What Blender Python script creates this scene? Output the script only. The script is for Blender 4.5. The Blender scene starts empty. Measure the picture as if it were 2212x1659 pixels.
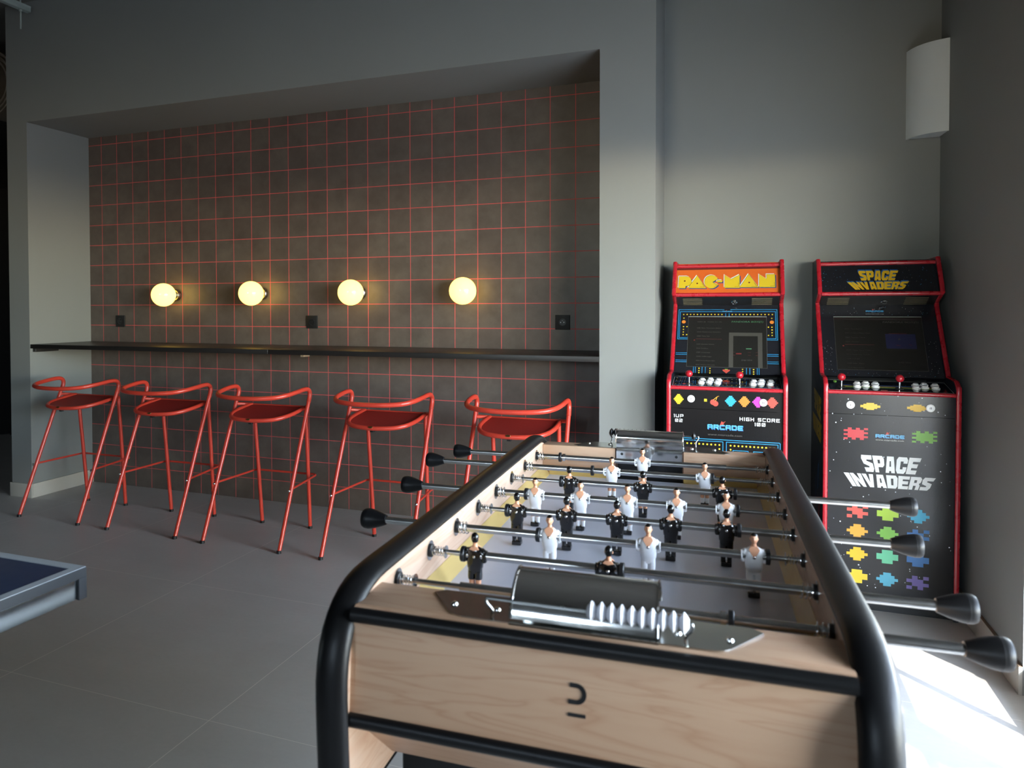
import bpy, bmesh, math, random
from mathutils import Vector, Matrix
from mathutils.geometry import tessellate_polygon
PI = math.pi
C = bpy.context.scene.collection
SC = bpy.context.scene

# ------------------------------------------------------------------ camera
cam_d = bpy.data.cameras.new('camera'); cam = bpy.data.objects.new('camera', cam_d); C.objects.link(cam)
YAW, PITCH, ROLL = .3526, .0206, -.0020
F = Vector((-math.sin(YAW) * math.cos(PITCH), math.cos(YAW) * math.cos(PITCH), -math.sin(PITCH)))
R0 = Vector((math.cos(YAW), math.sin(YAW), 0)); U0 = R0.cross(F)
Rr = R0 * math.cos(ROLL) + U0 * math.sin(ROLL); Ur = -R0 * math.sin(ROLL) + U0 * math.cos(ROLL)
cam.matrix_world = Matrix(((Rr.x, Ur.x, -F.x, 0), (Rr.y, Ur.y, -F.y, 0), (Rr.z, Ur.z, -F.z, 1.315), (0, 0, 0, 1)))
cam_d.sensor_width = 36; cam_d.lens = 1537.754 / 2212 * 36
cam_d.shift_x = (1106 - 1025.22) / 2212; cam_d.shift_y = -(829.5 - 697.58) / 2212
cam_d.clip_start = .05; cam_d.clip_end = 200
cam_d.dof.use_dof = True; cam_d.dof.focus_distance = 2.9; cam_d.dof.aperture_fstop = 5.0
SC.camera = cam

# ------------------------------------------------------------------ world, sun, exposure
w = bpy.data.worlds.new('sky'); SC.world = w; w.use_nodes = True
nt = w.node_tree; nt.nodes.clear()
sk = nt.nodes.new('ShaderNodeTexSky'); sk.sky_type = 'NISHITA'; sk.sun_disc = False
sk.sun_elevation = math.radians(35); sk.sun_rotation = math.radians(137); sk.dust_density = 0.1; sk.air_density = 1.0; sk.ozone_density = 0.6
bg = nt.nodes.new('ShaderNodeBackground'); bg.inputs[1].default_value = 2.0
ou = nt.nodes.new('ShaderNodeOutputWorld')
hs = nt.nodes.new('ShaderNodeHueSaturation'); hs.inputs['Saturation'].default_value = .68; nt.links.new(sk.outputs[0], hs.inputs['Color']); nt.links.new(hs.outputs[0], bg.inputs[0]); nt.links.new(bg.outputs[0], ou.inputs[0])
sd = bpy.data.lights.new('sun', 'SUN'); sd.energy = 4; sd.angle = math.radians(.6); sd.color = (1, .98, .95)
sun = bpy.data.objects.new('sun', sd); C.objects.link(sun); sun.location = (6, -4, 8)
sun.rotation_euler = Vector((-.69, .72, -.70)).to_track_quat('-Z', 'Y').to_euler()
for px_, py_, sx_, dr in ((1.12, 1.65, 2.5, (-1, 0, 0)), (-1.5, -6.12, 1.4, (0, 1, 0))):
    pd = bpy.data.lights.new('window_portal', 'AREA'); pd.shape = 'RECTANGLE'; pd.size = sx_; pd.size_y = 2.1 if px_ > 0 else .85
    pd.cycles.is_portal = True
    po = bpy.data.objects.new('window_portal', pd); C.objects.link(po); po.location = (px_, py_, 1.05 if px_ > 0 else 2.17)
    po.rotation_euler = Vector(dr).to_track_quat('-Z', 'Y').to_euler()
SC.view_settings.view_transform = 'Standard'; SC.view_settings.look = 'None'
SC.view_settings.gamma = 1; SC.view_settings.use_curve_mapping = False
SC.view_settings.exposure = 1.35
SC.cycles.use_denoising = True
SC.cycles.max_bounces = 9; SC.cycles.diffuse_bounces = 6; SC.cycles.glossy_bounces = 4
SC.cycles.sample_clamp_indirect = 6; SC.cycles.caustics_reflective = False; SC.cycles.caustics_refractive = False

# ------------------------------------------------------------------ materials
def lin(c):
    return tuple(((x / 12.92) if x <= .04045 else ((x + .055) / 1.055) ** 2.4) for x in [v / 255 for v in c])
def new_mat(name):
    m = bpy.data.materials.new(name); m.use_nodes = True
    return m, m.node_tree, m.node_tree.nodes['Principled BSDF']
def N(nt, t, **kw):
    n = nt.nodes.new(t)
    for k, v in kw.items(): setattr(n, k, v)
    return n
def mth(nt, op, a, b=None, c=None):
    n = nt.nodes.new('ShaderNodeMath'); n.operation = op
    for i, v in enumerate((a, b, c)):
        if v is None: continue
        if isinstance(v, (int, float)): n.inputs[i].default_value = v
        else: nt.links.new(v, n.inputs[i])
    return n.outputs[0]
def mixc(nt, fac, a, b):
    n = nt.nodes.new('ShaderNodeMix'); n.data_type = 'RGBA'
    for s, v in ((n.inputs[0], fac), (n.inputs[6], a), (n.inputs[7], b)):
        if isinstance(v, (int, float)): s.default_value = v
        elif isinstance(v, tuple): s.default_value = (*v[:3], 1)
        else: nt.links.new(v, s)
    return n.outputs[2]
def plain(name, rgb, rough=.5, metal=0, var=.06, scale=30, bump=0, spec=.5, coat=0, emit=None):
    """a colour with a little noise in it and in the roughness"""
    m, nt, b = new_mat(name)
    c = lin(rgb)
    tc = N(nt, 'ShaderNodeTexCoord'); nz = N(nt, 'ShaderNodeTexNoise'); nz.inputs['Scale'].default_value = scale; nz.inputs['Detail'].default_value = 3
    nt.links.new(tc.outputs['Object'], nz.inputs['Vector'])
    nt.links.new(mixc(nt, nz.outputs[0], tuple(x * (1 - var) for x in c), tuple(min(1, x * (1 + var)) for x in c)), b.inputs['Base Color'])
    nt.links.new(mth(nt, 'MULTIPLY_ADD', nz.outputs[0], .1, rough - .05), b.inputs['Roughness'])
    b.inputs['Metallic'].default_value = metal; b.inputs['Specular IOR Level'].default_value = spec
    b.inputs['Coat Weight'].default_value = coat; b.inputs['Coat Roughness'].default_value = .15
    if bump:
        bp = N(nt, 'ShaderNodeBump'); bp.inputs['Strength'].default_value = bump; bp.inputs['Distance'].default_value = .002
        nt.links.new(nz.outputs[0], bp.inputs['Height']); nt.links.new(bp.outputs[0], b.inputs['Normal'])
    if emit:
        b.inputs['Emission Color'].default_value = (*lin(emit[0]), 1); b.inputs['Emission Strength'].default_value = emit[1]
    return m
def wall_paint(name, rgb):
    m, nt, b = new_mat(name); c = lin(rgb)
    tc = N(nt, 'ShaderNodeTexCoord'); nz = N(nt, 'ShaderNodeTexNoise'); nz.inputs['Scale'].default_value = 1.6; nz.inputs['Detail'].default_value = 4
    n2 = N(nt, 'ShaderNodeTexNoise'); n2.inputs['Scale'].default_value = 260; n2.inputs['Detail'].default_value = 2
    nt.links.new(tc.outputs['Object'], nz.inputs['Vector']); nt.links.new(tc.outputs['Object'], n2.inputs['Vector'])
    nt.links.new(mixc(nt, nz.outputs[0], tuple(x * .94 for x in c), tuple(x * 1.05 for x in c)), b.inputs['Base Color'])
    b.inputs['Roughness'].default_value = .62
    bp = N(nt, 'ShaderNodeBump'); bp.inputs['Strength'].default_value = .12; bp.inputs['Distance'].default_value = .001
    nt.links.new(n2.outputs[0], bp.inputs['Height']); nt.links.new(bp.outputs[0], b.inputs['Normal'])
    return m
def line_mask(nt, coord, off, period, half):
    return mth(nt, 'LESS_THAN', mth(nt, 'PINGPONG', mth(nt, 'ADD', coord, -off + period * 200), period / 2), half)
def tile_wall():
    m, nt, b = new_mat('brown_tiles_pink_grout')
    tc = N(nt, 'ShaderNodeTexCoord'); sp = N(nt, 'ShaderNodeSeparateXYZ'); nt.links.new(tc.outputs['Object'], sp.inputs[0])
    X0, Z0, S = -30.8287 * .15, 1.315 + 8.1904 * .15, .15
    gx = line_mask(nt, sp.outputs[0], X0, S, .0019); gz = line_mask(nt, sp.outputs[2], Z0, S, .0019)
    g = mth(nt, 'MAXIMUM', gx, gz)
    nz = N(nt, 'ShaderNodeTexNoise'); nz.inputs['Scale'].default_value = 9; nz.inputs['Detail'].default_value = 7; nz.inputs['Roughness'].default_value = .6
    nt.links.new(tc.outputs['Object'], nz.inputs['Vector'])
    # every tile a slightly different tone
    ix = mth(nt, 'FLOOR', mth(nt, 'DIVIDE', mth(nt, 'ADD', sp.outputs[0], -X0), S)); iz = mth(nt, 'FLOOR', mth(nt, 'DIVIDE', mth(nt, 'ADD', sp.outputs[2], -Z0), S))
    cb = N(nt, 'ShaderNodeCombineXYZ'); nt.links.new(ix, cb.inputs[0]); nt.links.new(iz, cb.inputs[1])
    wn = N(nt, 'ShaderNodeTexWhiteNoise'); wn.noise_dimensions = '2D'; nt.links.new(cb.outputs[0], wn.inputs['Vector'])
    t1 = mixc(nt, nz.outputs[0], lin((62, 55, 50)), lin((112, 102, 94)))
    t2 = mixc(nt, mth(nt, 'MULTIPLY', wn.outputs[0], .35), t1, lin((72, 60, 56)))
    sm = N(nt, 'ShaderNodeTexNoise'); sm.inputs['Scale'].default_value = 3.2; sm.inputs['Detail'].default_value = 8; sm.inputs['Roughness'].default_value = .75
    nt.links.new(tc.outputs['Object'], sm.inputs['Vector'])
    t3 = mixc(nt, mth(nt, 'MULTIPLY', mth(nt, 'GREATER_THAN', sm.outputs[0], .70), .12), t2, lin((140, 135, 130)))
    nt.links.new(mixc(nt, g, t3, lin((214, 84, 84))), b.inputs['Base Color'])
    nt.links.new(mth(nt, 'MULTIPLY_ADD', g, .3, .42), b.inputs['Roughness'])
    bp = N(nt, 'ShaderNodeBump'); bp.inputs['Strength'].default_value = .5; bp.inputs['Distance'].default_value = .0012
    h = mth(nt, 'ADD', mth(nt, 'SUBTRACT', 1.0, g), mth(nt, 'MULTIPLY', nz.outputs[0], .35))
    nt.links.new(h, bp.inputs['Height']); nt.links.new(bp.outputs[0], b.inputs['Normal'])
    return m
def tile_floor():
    m, nt, b = new_mat('grey_porcelain_floor_tiles')
    tc = N(nt, 'ShaderNodeTexCoord'); sp = N(nt, 'ShaderNodeSeparateXYZ'); nt.links.new(tc.outputs['Object'], sp.inputs[0])
    S = .885
    g = mth(nt, 'MAXIMUM', line_mask(nt, sp.outputs[0], -2.46, S, .0013), line_mask(nt, sp.outputs[1], 1.815, S, .0009))
    nz = N(nt, 'ShaderNodeTexNoise'); nz.inputs['Scale'].default_value = 2.2; nz.inputs['Detail'].default_value = 8; nz.inputs['Roughness'].default_value = .62
    mp = N(nt, 'ShaderNodeMapping'); mp.inputs['Scale'].default_value = (1, 1.8, 1)
    nt.links.new(tc.outputs['Object'], mp.inputs['Vector']); nt.links.new(mp.outputs[0], nz.inputs['Vector'])
    n2 = N(nt, 'ShaderNodeTexNoise'); n2.inputs['Scale'].default_value = 40; n2.inputs['Detail'].default_value = 5
    nt.links.new(mp.outputs[0], n2.inputs['Vector'])
    f = mth(nt, 'MULTIPLY_ADD', n2.outputs[0], .25, mth(nt, 'MULTIPLY', nz.outputs[0], .75))
    t = mixc(nt, f, lin((164, 160, 153)), lin((198, 194, 187)))
    # which joints are pale and which are dark varies along them
    nt.links.new(mixc(nt, g, t, lin((222, 216, 204))), b.inputs['Base Color'])
    nt.links.new(mth(nt, 'MULTIPLY_ADD', nz.outputs[0], .16, .40), b.inputs['Roughness'])
    bp = N(nt, 'ShaderNodeBump'); bp.inputs['Strength'].default_value = .25; bp.inputs['Distance'].default_value = .0008
    nt.links.new(n2.outputs[0], bp.inputs['Height']); nt.links.new(bp.outputs[0], b.inputs['Normal'])
    return m
def wood(name, light, dark, axis=0, rough=.42, grain=1.0):
    m, nt, b = new_mat(name)
    tc = N(nt, 'ShaderNodeTexCoord'); mp = N(nt, 'ShaderNodeMapping')
    sc = [24, 24, 24]; sc[axis] = 2.6; mp.inputs['Scale'].default_value = sc
    nt.links.new(tc.outputs['Object'], mp.inputs['Vector'])
    nz = N(nt, 'ShaderNodeTexNoise'); nz.inputs['Scale'].default_value = 1.0; nz.inputs['Detail'].default_value = 3; nz.inputs['Distortion'].default_value = .8
    nt.links.new(mp.outputs[0], nz.inputs['Vector'])
    rings = mth(nt, 'PINGPONG', mth(nt, 'MULTIPLY', nz.outputs[0], 11 * grain), 1.0)
    rings = mth(nt, 'POWER', rings, 3.0)
    n2 = N(nt, 'ShaderNodeTexNoise'); n2.inputs['Scale'].default_value = 9; n2.inputs['Detail'].default_value = 4
    m2 = N(nt, 'ShaderNodeMapping'); s2 = [60, 60, 60]; s2[axis] = 2; m2.inputs['Scale'].default_value = s2
    nt.links.new(tc.outputs['Object'], m2.inputs['Vector']); nt.links.new(m2.outputs[0], n2.inputs['Vector']); n2.inputs['Scale'].default_value = 1
    f = mth(nt, 'ADD', mth(nt, 'MULTIPLY', rings, .42), mth(nt, 'MULTIPLY', n2.outputs[0], .35))
    nt.links.new(mixc(nt, f, lin(light), lin(dark)), b.inputs['Base Color'])
    b.inputs['Roughness'].default_value = rough
    return m
M = {}
M['wall'] = wall_paint('grey_wall_paint', (128, 130, 128))
M['ceil'] = plain('raw_concrete_ceiling', (112, 110, 106), .9, bump=.3, scale=8, var=.2)
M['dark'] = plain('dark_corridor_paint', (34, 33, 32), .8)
M['tiles'] = tile_wall()
M['floor'] = tile_floor()
M['skirt'] = plain('beige_skirting_tile', (176, 172, 162), .5, scale=12, var=.05)
M['skirt_raw'] = plain('brown_skirting_edge', (120, 100, 80), .8)
M['frame'] = plain('white_window_frame', (205, 205, 205), .45)
M['ground'] = plain('pale_pavement', (190, 188, 182), .9, scale=4, var=.1)
M['slab'] = plain('white_slab_render', (200, 200, 198), .9)
M['black_wood'] = plain('black_bar_board', (30, 28, 27), .38, var=.15, scale=50)
M['black'] = plain('black_plastic', (22, 22, 23), .42)
M['black_matte'] = plain('black_socket_plastic', (14, 14, 15), .6)
M['red'] = plain('red_painted_steel', (192, 60, 44), .34, var=.03, coat=.1)
M['red_seat'] = plain('dark_red_seat_pad', (150, 34, 26), .55, bump=.4, scale=90, var=.15)
M['chrome'] = plain('chrome', (228, 228, 226), .10, 1, var=.02)
M['steel'] = plain('brushed_steel', (150, 152, 152), .26, 1, var=.05)
M['rod'] = plain('polished_rod_steel', (200, 200, 198), .24, 1, var=.05, scale=60)
M['alu'] = plain('silver_table_rail', (190, 200, 204), .22, 1, var=.04)
M['badge'] = plain('brass_badge', (150, 130, 80), .4, 1)
M['white_rubber'] = plain('white_rubber', (226, 228, 236), .5, var=.02)
M['wood'] = wood('pale_maple_laminate', (190, 158, 130), (164, 120, 90), 0)
M['wood_y'] = wood('pale_maple_laminate_long', (200, 174, 152), (174, 130, 102), 1)
M['yellow'] = wood('yellow_varnished_strip', (200, 174, 112), (182, 148, 84), 1, .3, .5)
M['yellow_x'] = wood('yellow_varnished_strip_short', (206, 178, 106), (186, 148, 76), 0, .3, .5)
M['field'] = plain('pale_lavender_playfield', (200, 203, 212), .32, var=.03, scale=14)
M['rail'] = plain('black_padded_rail', (15, 15, 16), .40, var=.2, scale=300, bump=.05, spec=.3)
M['shirt_w'] = plain('white_plastic', (236, 236, 236), .32, var=.01)
M['shirt_b'] = plain('glossy_black_plastic', (16, 15, 15), .14, var=.01, coat=.5)
M['skin'] = plain('figure_skin', (214, 156, 120), .4, var=.03)
M['hair'] = plain('figure_black_hair', (14, 13, 13), .2, var=.02)
M['brown'] = plain('brown_goal_lining', (88, 60, 42), .7)
def globe_mat():
    m, nt, b = new_mat('glowing_opal_glass')
    b.inputs['Base Color'].default_value = (.30, .25, .16, 1); b.inputs['Roughness'].default_value = .12
    b.inputs['Emission Color'].default_value = (1.0, .62, .10, 1); b.inputs['Emission Strength'].default_value = 1.9
    return m
M['globe'] = globe_mat()

# ------------------------------------------------------------------ mesh builder
class MB:
    def __init__(s): s.v = []; s.f = []; s.m = []; s.mats = []
    def mi(s, mat):
        mat = M[mat] if isinstance(mat, str) else mat
        if mat not in s.mats: s.mats.append(mat)
        return s.mats.index(mat)
    def add(s, verts, faces, mat):
        o = len(s.v); k = s.mi(mat); s.v += [tuple(p) for p in verts]
        for f in faces: s.f.append(tuple(i + o for i in f)); s.m.append(k)
    def box(s, lo, hi, mat, bev=0):
        bm = bmesh.new(); bmesh.ops.create_cube(bm, size=1)
        c = [(a + b) / 2 for a, b in zip(lo, hi)]; d = [b - a for a, b in zip(lo, hi)]
        for p in bm.verts: p.co = Vector([c[i] + p.co[i] * d[i] for i in range(3)])
        if bev: bmesh.ops.bevel(bm, geom=bm.edges[:], offset=min(bev, min(d) * .45), segments=3, affect='EDGES', profile=.5)
        bm.verts.ensure_lookup_table(); bm.verts.index_update()
        s.add([p.co.copy() for p in bm.verts], [[p.index for p in f.verts] for f in bm.faces], mat); bm.free()
    def tube(s, path, r, mat, seg=12, closed=False, rx=None, caps=True, up=None):
        """round (or elliptical, rx sideways) section swept along the points"""
        P = [Vector(p) for p in path]; n = len(P); vs = []; fs = []
        rs = r if isinstance(r, (list, tuple)) else [r] * n
        T = []
        for i in range(n):
            a = P[(i - 1) % n] if closed or i > 0 else P[0]; b = P[(i + 1) % n] if closed or i < n - 1 else P[-1]
            T.append((b - a).normalized())
        if up is None:
            u = Vector((1, 0, 0)) if abs(T[0].x) < .8 else Vector((0, 0, 1))
        else: u = Vector(up)
        for i in range(n):
            if up is not None: u = Vector(up)
            u = (u - T[i] * u.dot(T[i])).normalized(); v = T[i].cross(u)
            for k in range(seg):
                a = 2 * PI * k / seg
                vs.append(P[i] + u * math.cos(a) * (rx if rx else rs[i]) + v * math.sin(a) * rs[i])
        for i in range(n if closed else n - 1):
            j = (i + 1) % n
            for k in range(seg): fs.append((i * seg + k, i * seg + (k + 1) % seg, j * seg + (k + 1) % seg, j * seg + k))
        if caps and not closed: fs.append(tuple(range(seg))[::-1]); fs.append(tuple((n - 1) * seg + k for k in range(seg)))
        s.add(vs, fs, mat)
    def lathe(s, prof, o, axis, mat, seg=24, sc=(1, 1)):
        """prof: (radius, distance along axis)"""
        o = Vector(o); a = Vector(axis).normalized(); u = Vector((1, 0, 0)) if abs(a.x) < .8 else Vector((0, 0, 1))
        u = (u - a * u.dot(a)).normalized(); v = a.cross(u); vs = []; fs = []
        for r, h in prof:
            for k in range(seg):
                t = 2 * PI * k / seg; vs.append(o + a * h + u * math.cos(t) * r * sc[0] + v * math.sin(t) * r * sc[1])
        n = len(prof)
        for i in range(n - 1):
            for k in range(seg): fs.append((i * seg + k, i * seg + (k + 1) % seg, (i + 1) * seg + (k + 1) % seg, (i + 1) * seg + k))
        if prof[0][0] > 1e-6: fs.append(tuple(range(seg))[::-1])
        if prof[-1][0] > 1e-6: fs.append(tuple((n - 1) * seg + k for k in range(seg)))
        s.add(vs, fs, mat)
    def sphere(s, c, r, mat, seg=20, rings=12, sc=(1, 1, 1)):
        vs = []; fs = []
        for i in range(rings + 1):
            p = PI * i / rings
            for k in range(seg):
                t = 2 * PI * k / seg
                vs.append((c[0] + r * sc[0] * math.sin(p) * math.cos(t), c[1] + r * sc[1] * math.sin(p) * math.sin(t), c[2] + r * sc[2] * math.cos(p)))
        for i in range(rings):
            for k in range(seg): fs.append((i * seg + k, (i + 1) * seg + k, (i + 1) * seg + (k + 1) % seg, i * seg + (k + 1) % seg))
        s.add(vs, fs, mat)
    def prism(s, poly, fr, depth, mat):
        """poly of 2D points on frame fr=(origin, ex, ey), extruded by depth along ex x ey (both ways from 0 to depth)"""
        o, ex, ey = [Vector(q) for q in fr]; nz = ex.cross(ey).normalized()
        A = [o + ex * p[0] + ey * p[1] for p in poly]; B = [p + nz * depth for p in A]; n = len(A)
        tri = tessellate_polygon([[Vector((p[0], p[1], 0)) for p in poly]])
        fs = [tuple(t) for t in tri] + [tuple(n + i for i in t) for t in tri] + [(i, (i + 1) % n, n + (i + 1) % n, n + i) for i in range(n)]
        s.add(A + B, fs, mat)
    def build(s, name, parent=None, angle=35, loc=None):
        me = bpy.data.meshes.new(name)
        me.from_pydata(s.v, [], s.f)
        for m in s.mats: me.materials.append(m)
        me.polygons.foreach_set('material_index', s.m)
        bm = bmesh.new(); bm.from_mesh(me)
        bmesh.ops.remove_doubles(bm, verts=bm.verts, dist=1e-6)
        bmesh.ops.recalc_face_normals(bm, faces=bm.faces); bm.to_mesh(me); bm.free()
        me.polygons.foreach_set('use_smooth', [True] * len(me.polygons))
        me.set_sharp_from_angle(angle=math.radians(angle)); me.update()
        o = bpy.data.objects.new(name, me); C.objects.link(o)
        if parent: o.parent = parent
        if loc: o.location = loc
        return o
def smooth(pts, n=8, closed=False):
    P = [Vector(p) for p in pts]; out = []; N_ = len(P)
    for i in range(N_ if closed else N_ - 1):
        g = lambda k: P[k % N_] if closed else P[max(0, min(N_ - 1, k))]
        a, b, c, d = g(i - 1), g(i), g(i + 1), g(i + 2)
        for k in range(n):
            t = k / n
            out.append(.5 * ((2 * b) + (c - a) * t + (2 * a - 5 * b + 4 * c - d) * t * t + (3 * b - a - 3 * c + d) * t ** 3))
    if not closed: out.append(P[-1])
    return out
def fillet(pts, r, n=6):
    """polyline with its inner corners rounded"""
    P = [Vector(p) for p in pts]; out = [P[0]]
    rr = r if isinstance(r, (list, tuple)) else [r] * len(P)
    for i in range(1, len(P) - 1):
        a, b, c = P[i - 1], P[i], P[i + 1]; q = min(rr[i], (a - b).length * .49, (c - b).length * .49)
        s, e = b + (a - b).normalized() * q, b + (c - b).normalized() * q
        for k in range(n + 1):
            t = k / n; out.append(s * (1 - t) ** 2 + b * 2 * t * (1 - t) + e * t * t)
    out.append(P[-1]); return out
def empty(name, loc=(0, 0, 0), rz=0):
    o = bpy.data.objects.new(name, None); C.objects.link(o); o.location = loc; o.rotation_euler = (0, 0, rz); o.empty_display_size = .1
    return o
def tag(o, label, cat, group=None, kind=None):
    if label: o['label'] = label
    if cat: o['category'] = cat
    if group: o['group'] = group
    if kind: o['kind'] = kind
    return o
def struct(o, label=None):
    o['kind'] = 'structure'
    if label: o['label'] = label
    return o
def copy_tree(o, parent=None):
    c = o.copy(); C.objects.link(c); c.parent = parent
    for ch in list(o.children): copy_tree(ch, c)
    return c

# ------------------------------------------------------------------ room shell
ZC = 3.42; YF = 3.565; YN = 4.065; YE = 4.0; XR = .915; WY = 2.876; WYR = .42
b = MB(); b.box((-12, -6, -.12), (XR + .25, 7, 0), 'floor'); struct(b.build('floor'))
b = MB(); b.box((-12, -6, ZC), (XR + .25, 7, ZC + .2), 'ceil'); struct(b.build('ceiling'))
NX0, NX1, NZ = -4.60, -.645, 2.604
b = MB()   # painted front of the bar wall, cut out by the niche
b.box((-4.79, YF, 0), (NX0, YN + .2, ZC), 'wall'); b.box((NX1, YF, 0), (-.373, YN + .2, ZC), 'wall')
b.box((NX0, YF, NZ), (NX1, YN + .2, ZC), 'wall')
struct(b.build('wall_front'), 'grey painted wall around the tiled niche')
b = MB(); b.box((NX0, YN, 0), (NX1, YN + .1, NZ), 'tiles'); struct(b.build('wall_niche'), 'dark brown square tiles with pink grout in the niche')
b = MB(); b.box((-.373, YE, 0), (XR + .25, YE + .2, ZC), 'wall'); struct(b.build('wall_back'), 'grey wall behind the two arcade cabinets')
b = MB(); b.box((XR, WY, 0), (XR + .22, YE, ZC), 'wall'); b.box((XR, WYR, 2.1), (XR + .22, WY, ZC), 'wall'); b.box((XR, -6, 0), (XR + .22, WYR, ZC), 'wall')
struct(b.build('wall_right'), 'grey wall on the right with the window opening')
b = MB(); b.box((-12, -6.2, 0), (-2.2, -6, ZC), 'wall'); b.box((-.8, -6.2, 0), (XR + .25, -6, ZC), 'wall'); b.box((-2.2, -6.2, 0), (-.8, -6, 1.75), 'wall'); b.box((-2.2, -6.2, 2.6), (-.8, -6, ZC), 'wall'); struct(b.build('wall_rear'))
b = MB()
for x in (-2.2, -1.53, -.86): b.box((x, -6.12, 1.75), (x + .06, -6.06, 2.6), 'frame')
struct(b.build('window_added_rear'), 'window added behind the viewer for the chrome to reflect')  # added opening: a little fill light and a bright shape in the goal hood
b = MB(); b.box((-12.2, -6, 0), (-12, 7, ZC), 'dark'); b.box((-12, 6.8, 0), (-4.59, 7, ZC), 'dark'); b.box((-4.79, YN + .205, 0), (-4.59, 6.8, ZC), 'dark'); struct(b.build('wall_left'), 'dark wall of the passage beyond')
# skirtings
b = MB()
b.box((-4.80, YF - .011, 0), (NX0 + .011, YF, .098), 'skirt', .002); b.box((NX0, YF + .0005, 0), (NX0 + .011, YN, .098), 'skirt', .002)
struct(b.build('baseboard_left'), 'pale tile skirting round the end of the niche wall')
b = MB()
b.box((NX1 - .011, YF + .0005, 0), (NX1, YN, .098), 'skirt', .002); b.box((NX1 - .011, YF - .011, 0), (-.362, YF, .098), 'skirt', .002); b.box((-.373, YF, 0), (-.362, YE, .098), 'skirt', .002)
struct(b.build('baseboard_middle'))
b = MB(); b.box((-.362, YE - .011, 0), (XR - .012, YE, .098), 'skirt', .002); struct(b.build('baseboard_back'))
b = MB(); b.box((XR - .012, WY, 0), (XR, YE, .096), 'skirt', .001); b.box((XR - .0115, WY + .001, .096), (XR, YE, .099), 'skirt_raw')
struct(b.build('baseboard_right'), 'pale tile skirting with brown top edge under the right wall')
# window on the right: frame, two mullions, a wide post, a transom
b = MB()
fx0, fx1 = XR + .02, XR + .08
b.box((fx0, WYR, 0), (fx0 + .015, WY, .105), 'frame'); b.box((fx0, WYR, 2.05), (fx1, WY, 2.1), 'frame')
b.box((fx0, WYR, .40), (fx0 + .015, WY, .422), 'frame')
for y, wd in ((2.515, .024), (2.07, .20), (1.2, .03), (.45, .06)):
    b.box((fx0, y - wd / 2, .10), (fx0 + .02, y + wd / 2, 2.06), 'frame')
struct(b.build('window_1'), 'tall glazed window front on the right')
b = MB(); b.box((XR + .25, -30, -.2), (40, 30, -.02), 'ground'); b.box((-30, -30, -.2), (XR + .25, -6.2, -.02), 'ground'); struct(b.build('floor_outside'), 'sunlit pavement outside the window')
b = MB(); b.box((XR + .26, -12, 2.15), (2.40, 8, 2.30), 'slab'); struct(b.build('trim_sun_blocker'), 'eave added out of view over the window to block high sun')  # added unseen slab, keeps high sun and steep sky off the table

# ------------------------------------------------------------------ bar boards, brackets, sockets, lamps
def board(x0, x1, label):
    b = MB(); b.box((x0, YF + .002, 1.042), (x1, YN - .001, 1.071), 'black_wood', .002)
    return tag(b.build('bar_counter'), label, 'counter', 'black bar boards across the niche')
board(NX0 + .001, -2.634, 'left length of the black bar counter, running to the left niche wall')
board(-2.632, NX1 - .001, 'right length of the black bar counter, ending at the light pillar')
b = MB(); b.box((NX0 + .0005, YF + .02, 1.017), (NX0 + .03, YF + .2, 1.0415), 'black_wood', .002)
tag(b.build('support_cleat'), 'short black cleat under the left end of the bar counter', 'bracket')
b = MB(); b.box((-2.60, 3.86, 1.008), (-2.578, 3.93, 1.0415), wood('raw_pine', (214, 200, 176), (180, 160, 130), 1), .001)
tag(b.build('wood_block'), 'small raw wood block under the bar counter near its joint', 'wood block')
def socket(x, z, label):
    r = empty('power_socket', (x, YN, z))
    b = MB(); b.box((-.043, -.009, -.043), (.043, -.0005, .043), 'black_matte', .002); b.build('cover_plate', r)
    b = MB(); b.lathe([(.021, 0), (.023, .002), (.023, .004), (.020, .0045), (.0195, .001), (0, .001)], (0, -.0092, 0), (0, -1, 0), 'black', 28)
    for sx in (-.0095, .0095): b.lathe([(.0026, .001), (.0026, .0016), (0, .0016)], (sx, -.0092, .0), (0, -1, 0), 'steel', 10)
    b.lathe([(.0022, .001), (.0022, .0075), (0, .008)], (0, -.0092, .010), (0, -1, 0), 'steel', 10)
    b.build('socket_insert', r)
    return tag(r, label, 'power socket', 'black sockets above the bar counter')
socket(-4.301, 1.225, 'black wall socket nearest the left end of the niche')
socket(-2.643, 1.226, 'black wall socket between the second and third globe lamps')
socket(-.949, 1.232, 'black wall socket in the shade near the light pillar')
def lamp(x, z, label):
    r = empty('globe_wall_lamp', (x, YN, z))
    b = MB(); b.lathe([(0, 0), (.042, 0), (.042, .022), (.038, .026), (.030, .027), (.028, .030), (.028, .062), (0, .062)], (0, -.0005, 0), (0, -1, 0), 'steel', 36); b.build('wall_fitting', r)
    b = MB(); b.sphere((0, -.127, 0), .081, 'globe', 40, 24); b.build('glass_globe', r)
    return tag(r, label, 'wall lamp', 'lit globe lamps on the tiled wall')
lamp(-3.775, 1.413, 'leftmost lit opal globe lamp on the tiled wall')
lamp(-3.035, 1.417, 'second lit opal globe lamp from the left end')
lamp(-2.280, 1.416, 'lit opal globe lamp just right of the middle socket')
lamp(-1.524, 1.418, 'rightmost lit opal globe lamp on the tiled wall')

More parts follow.
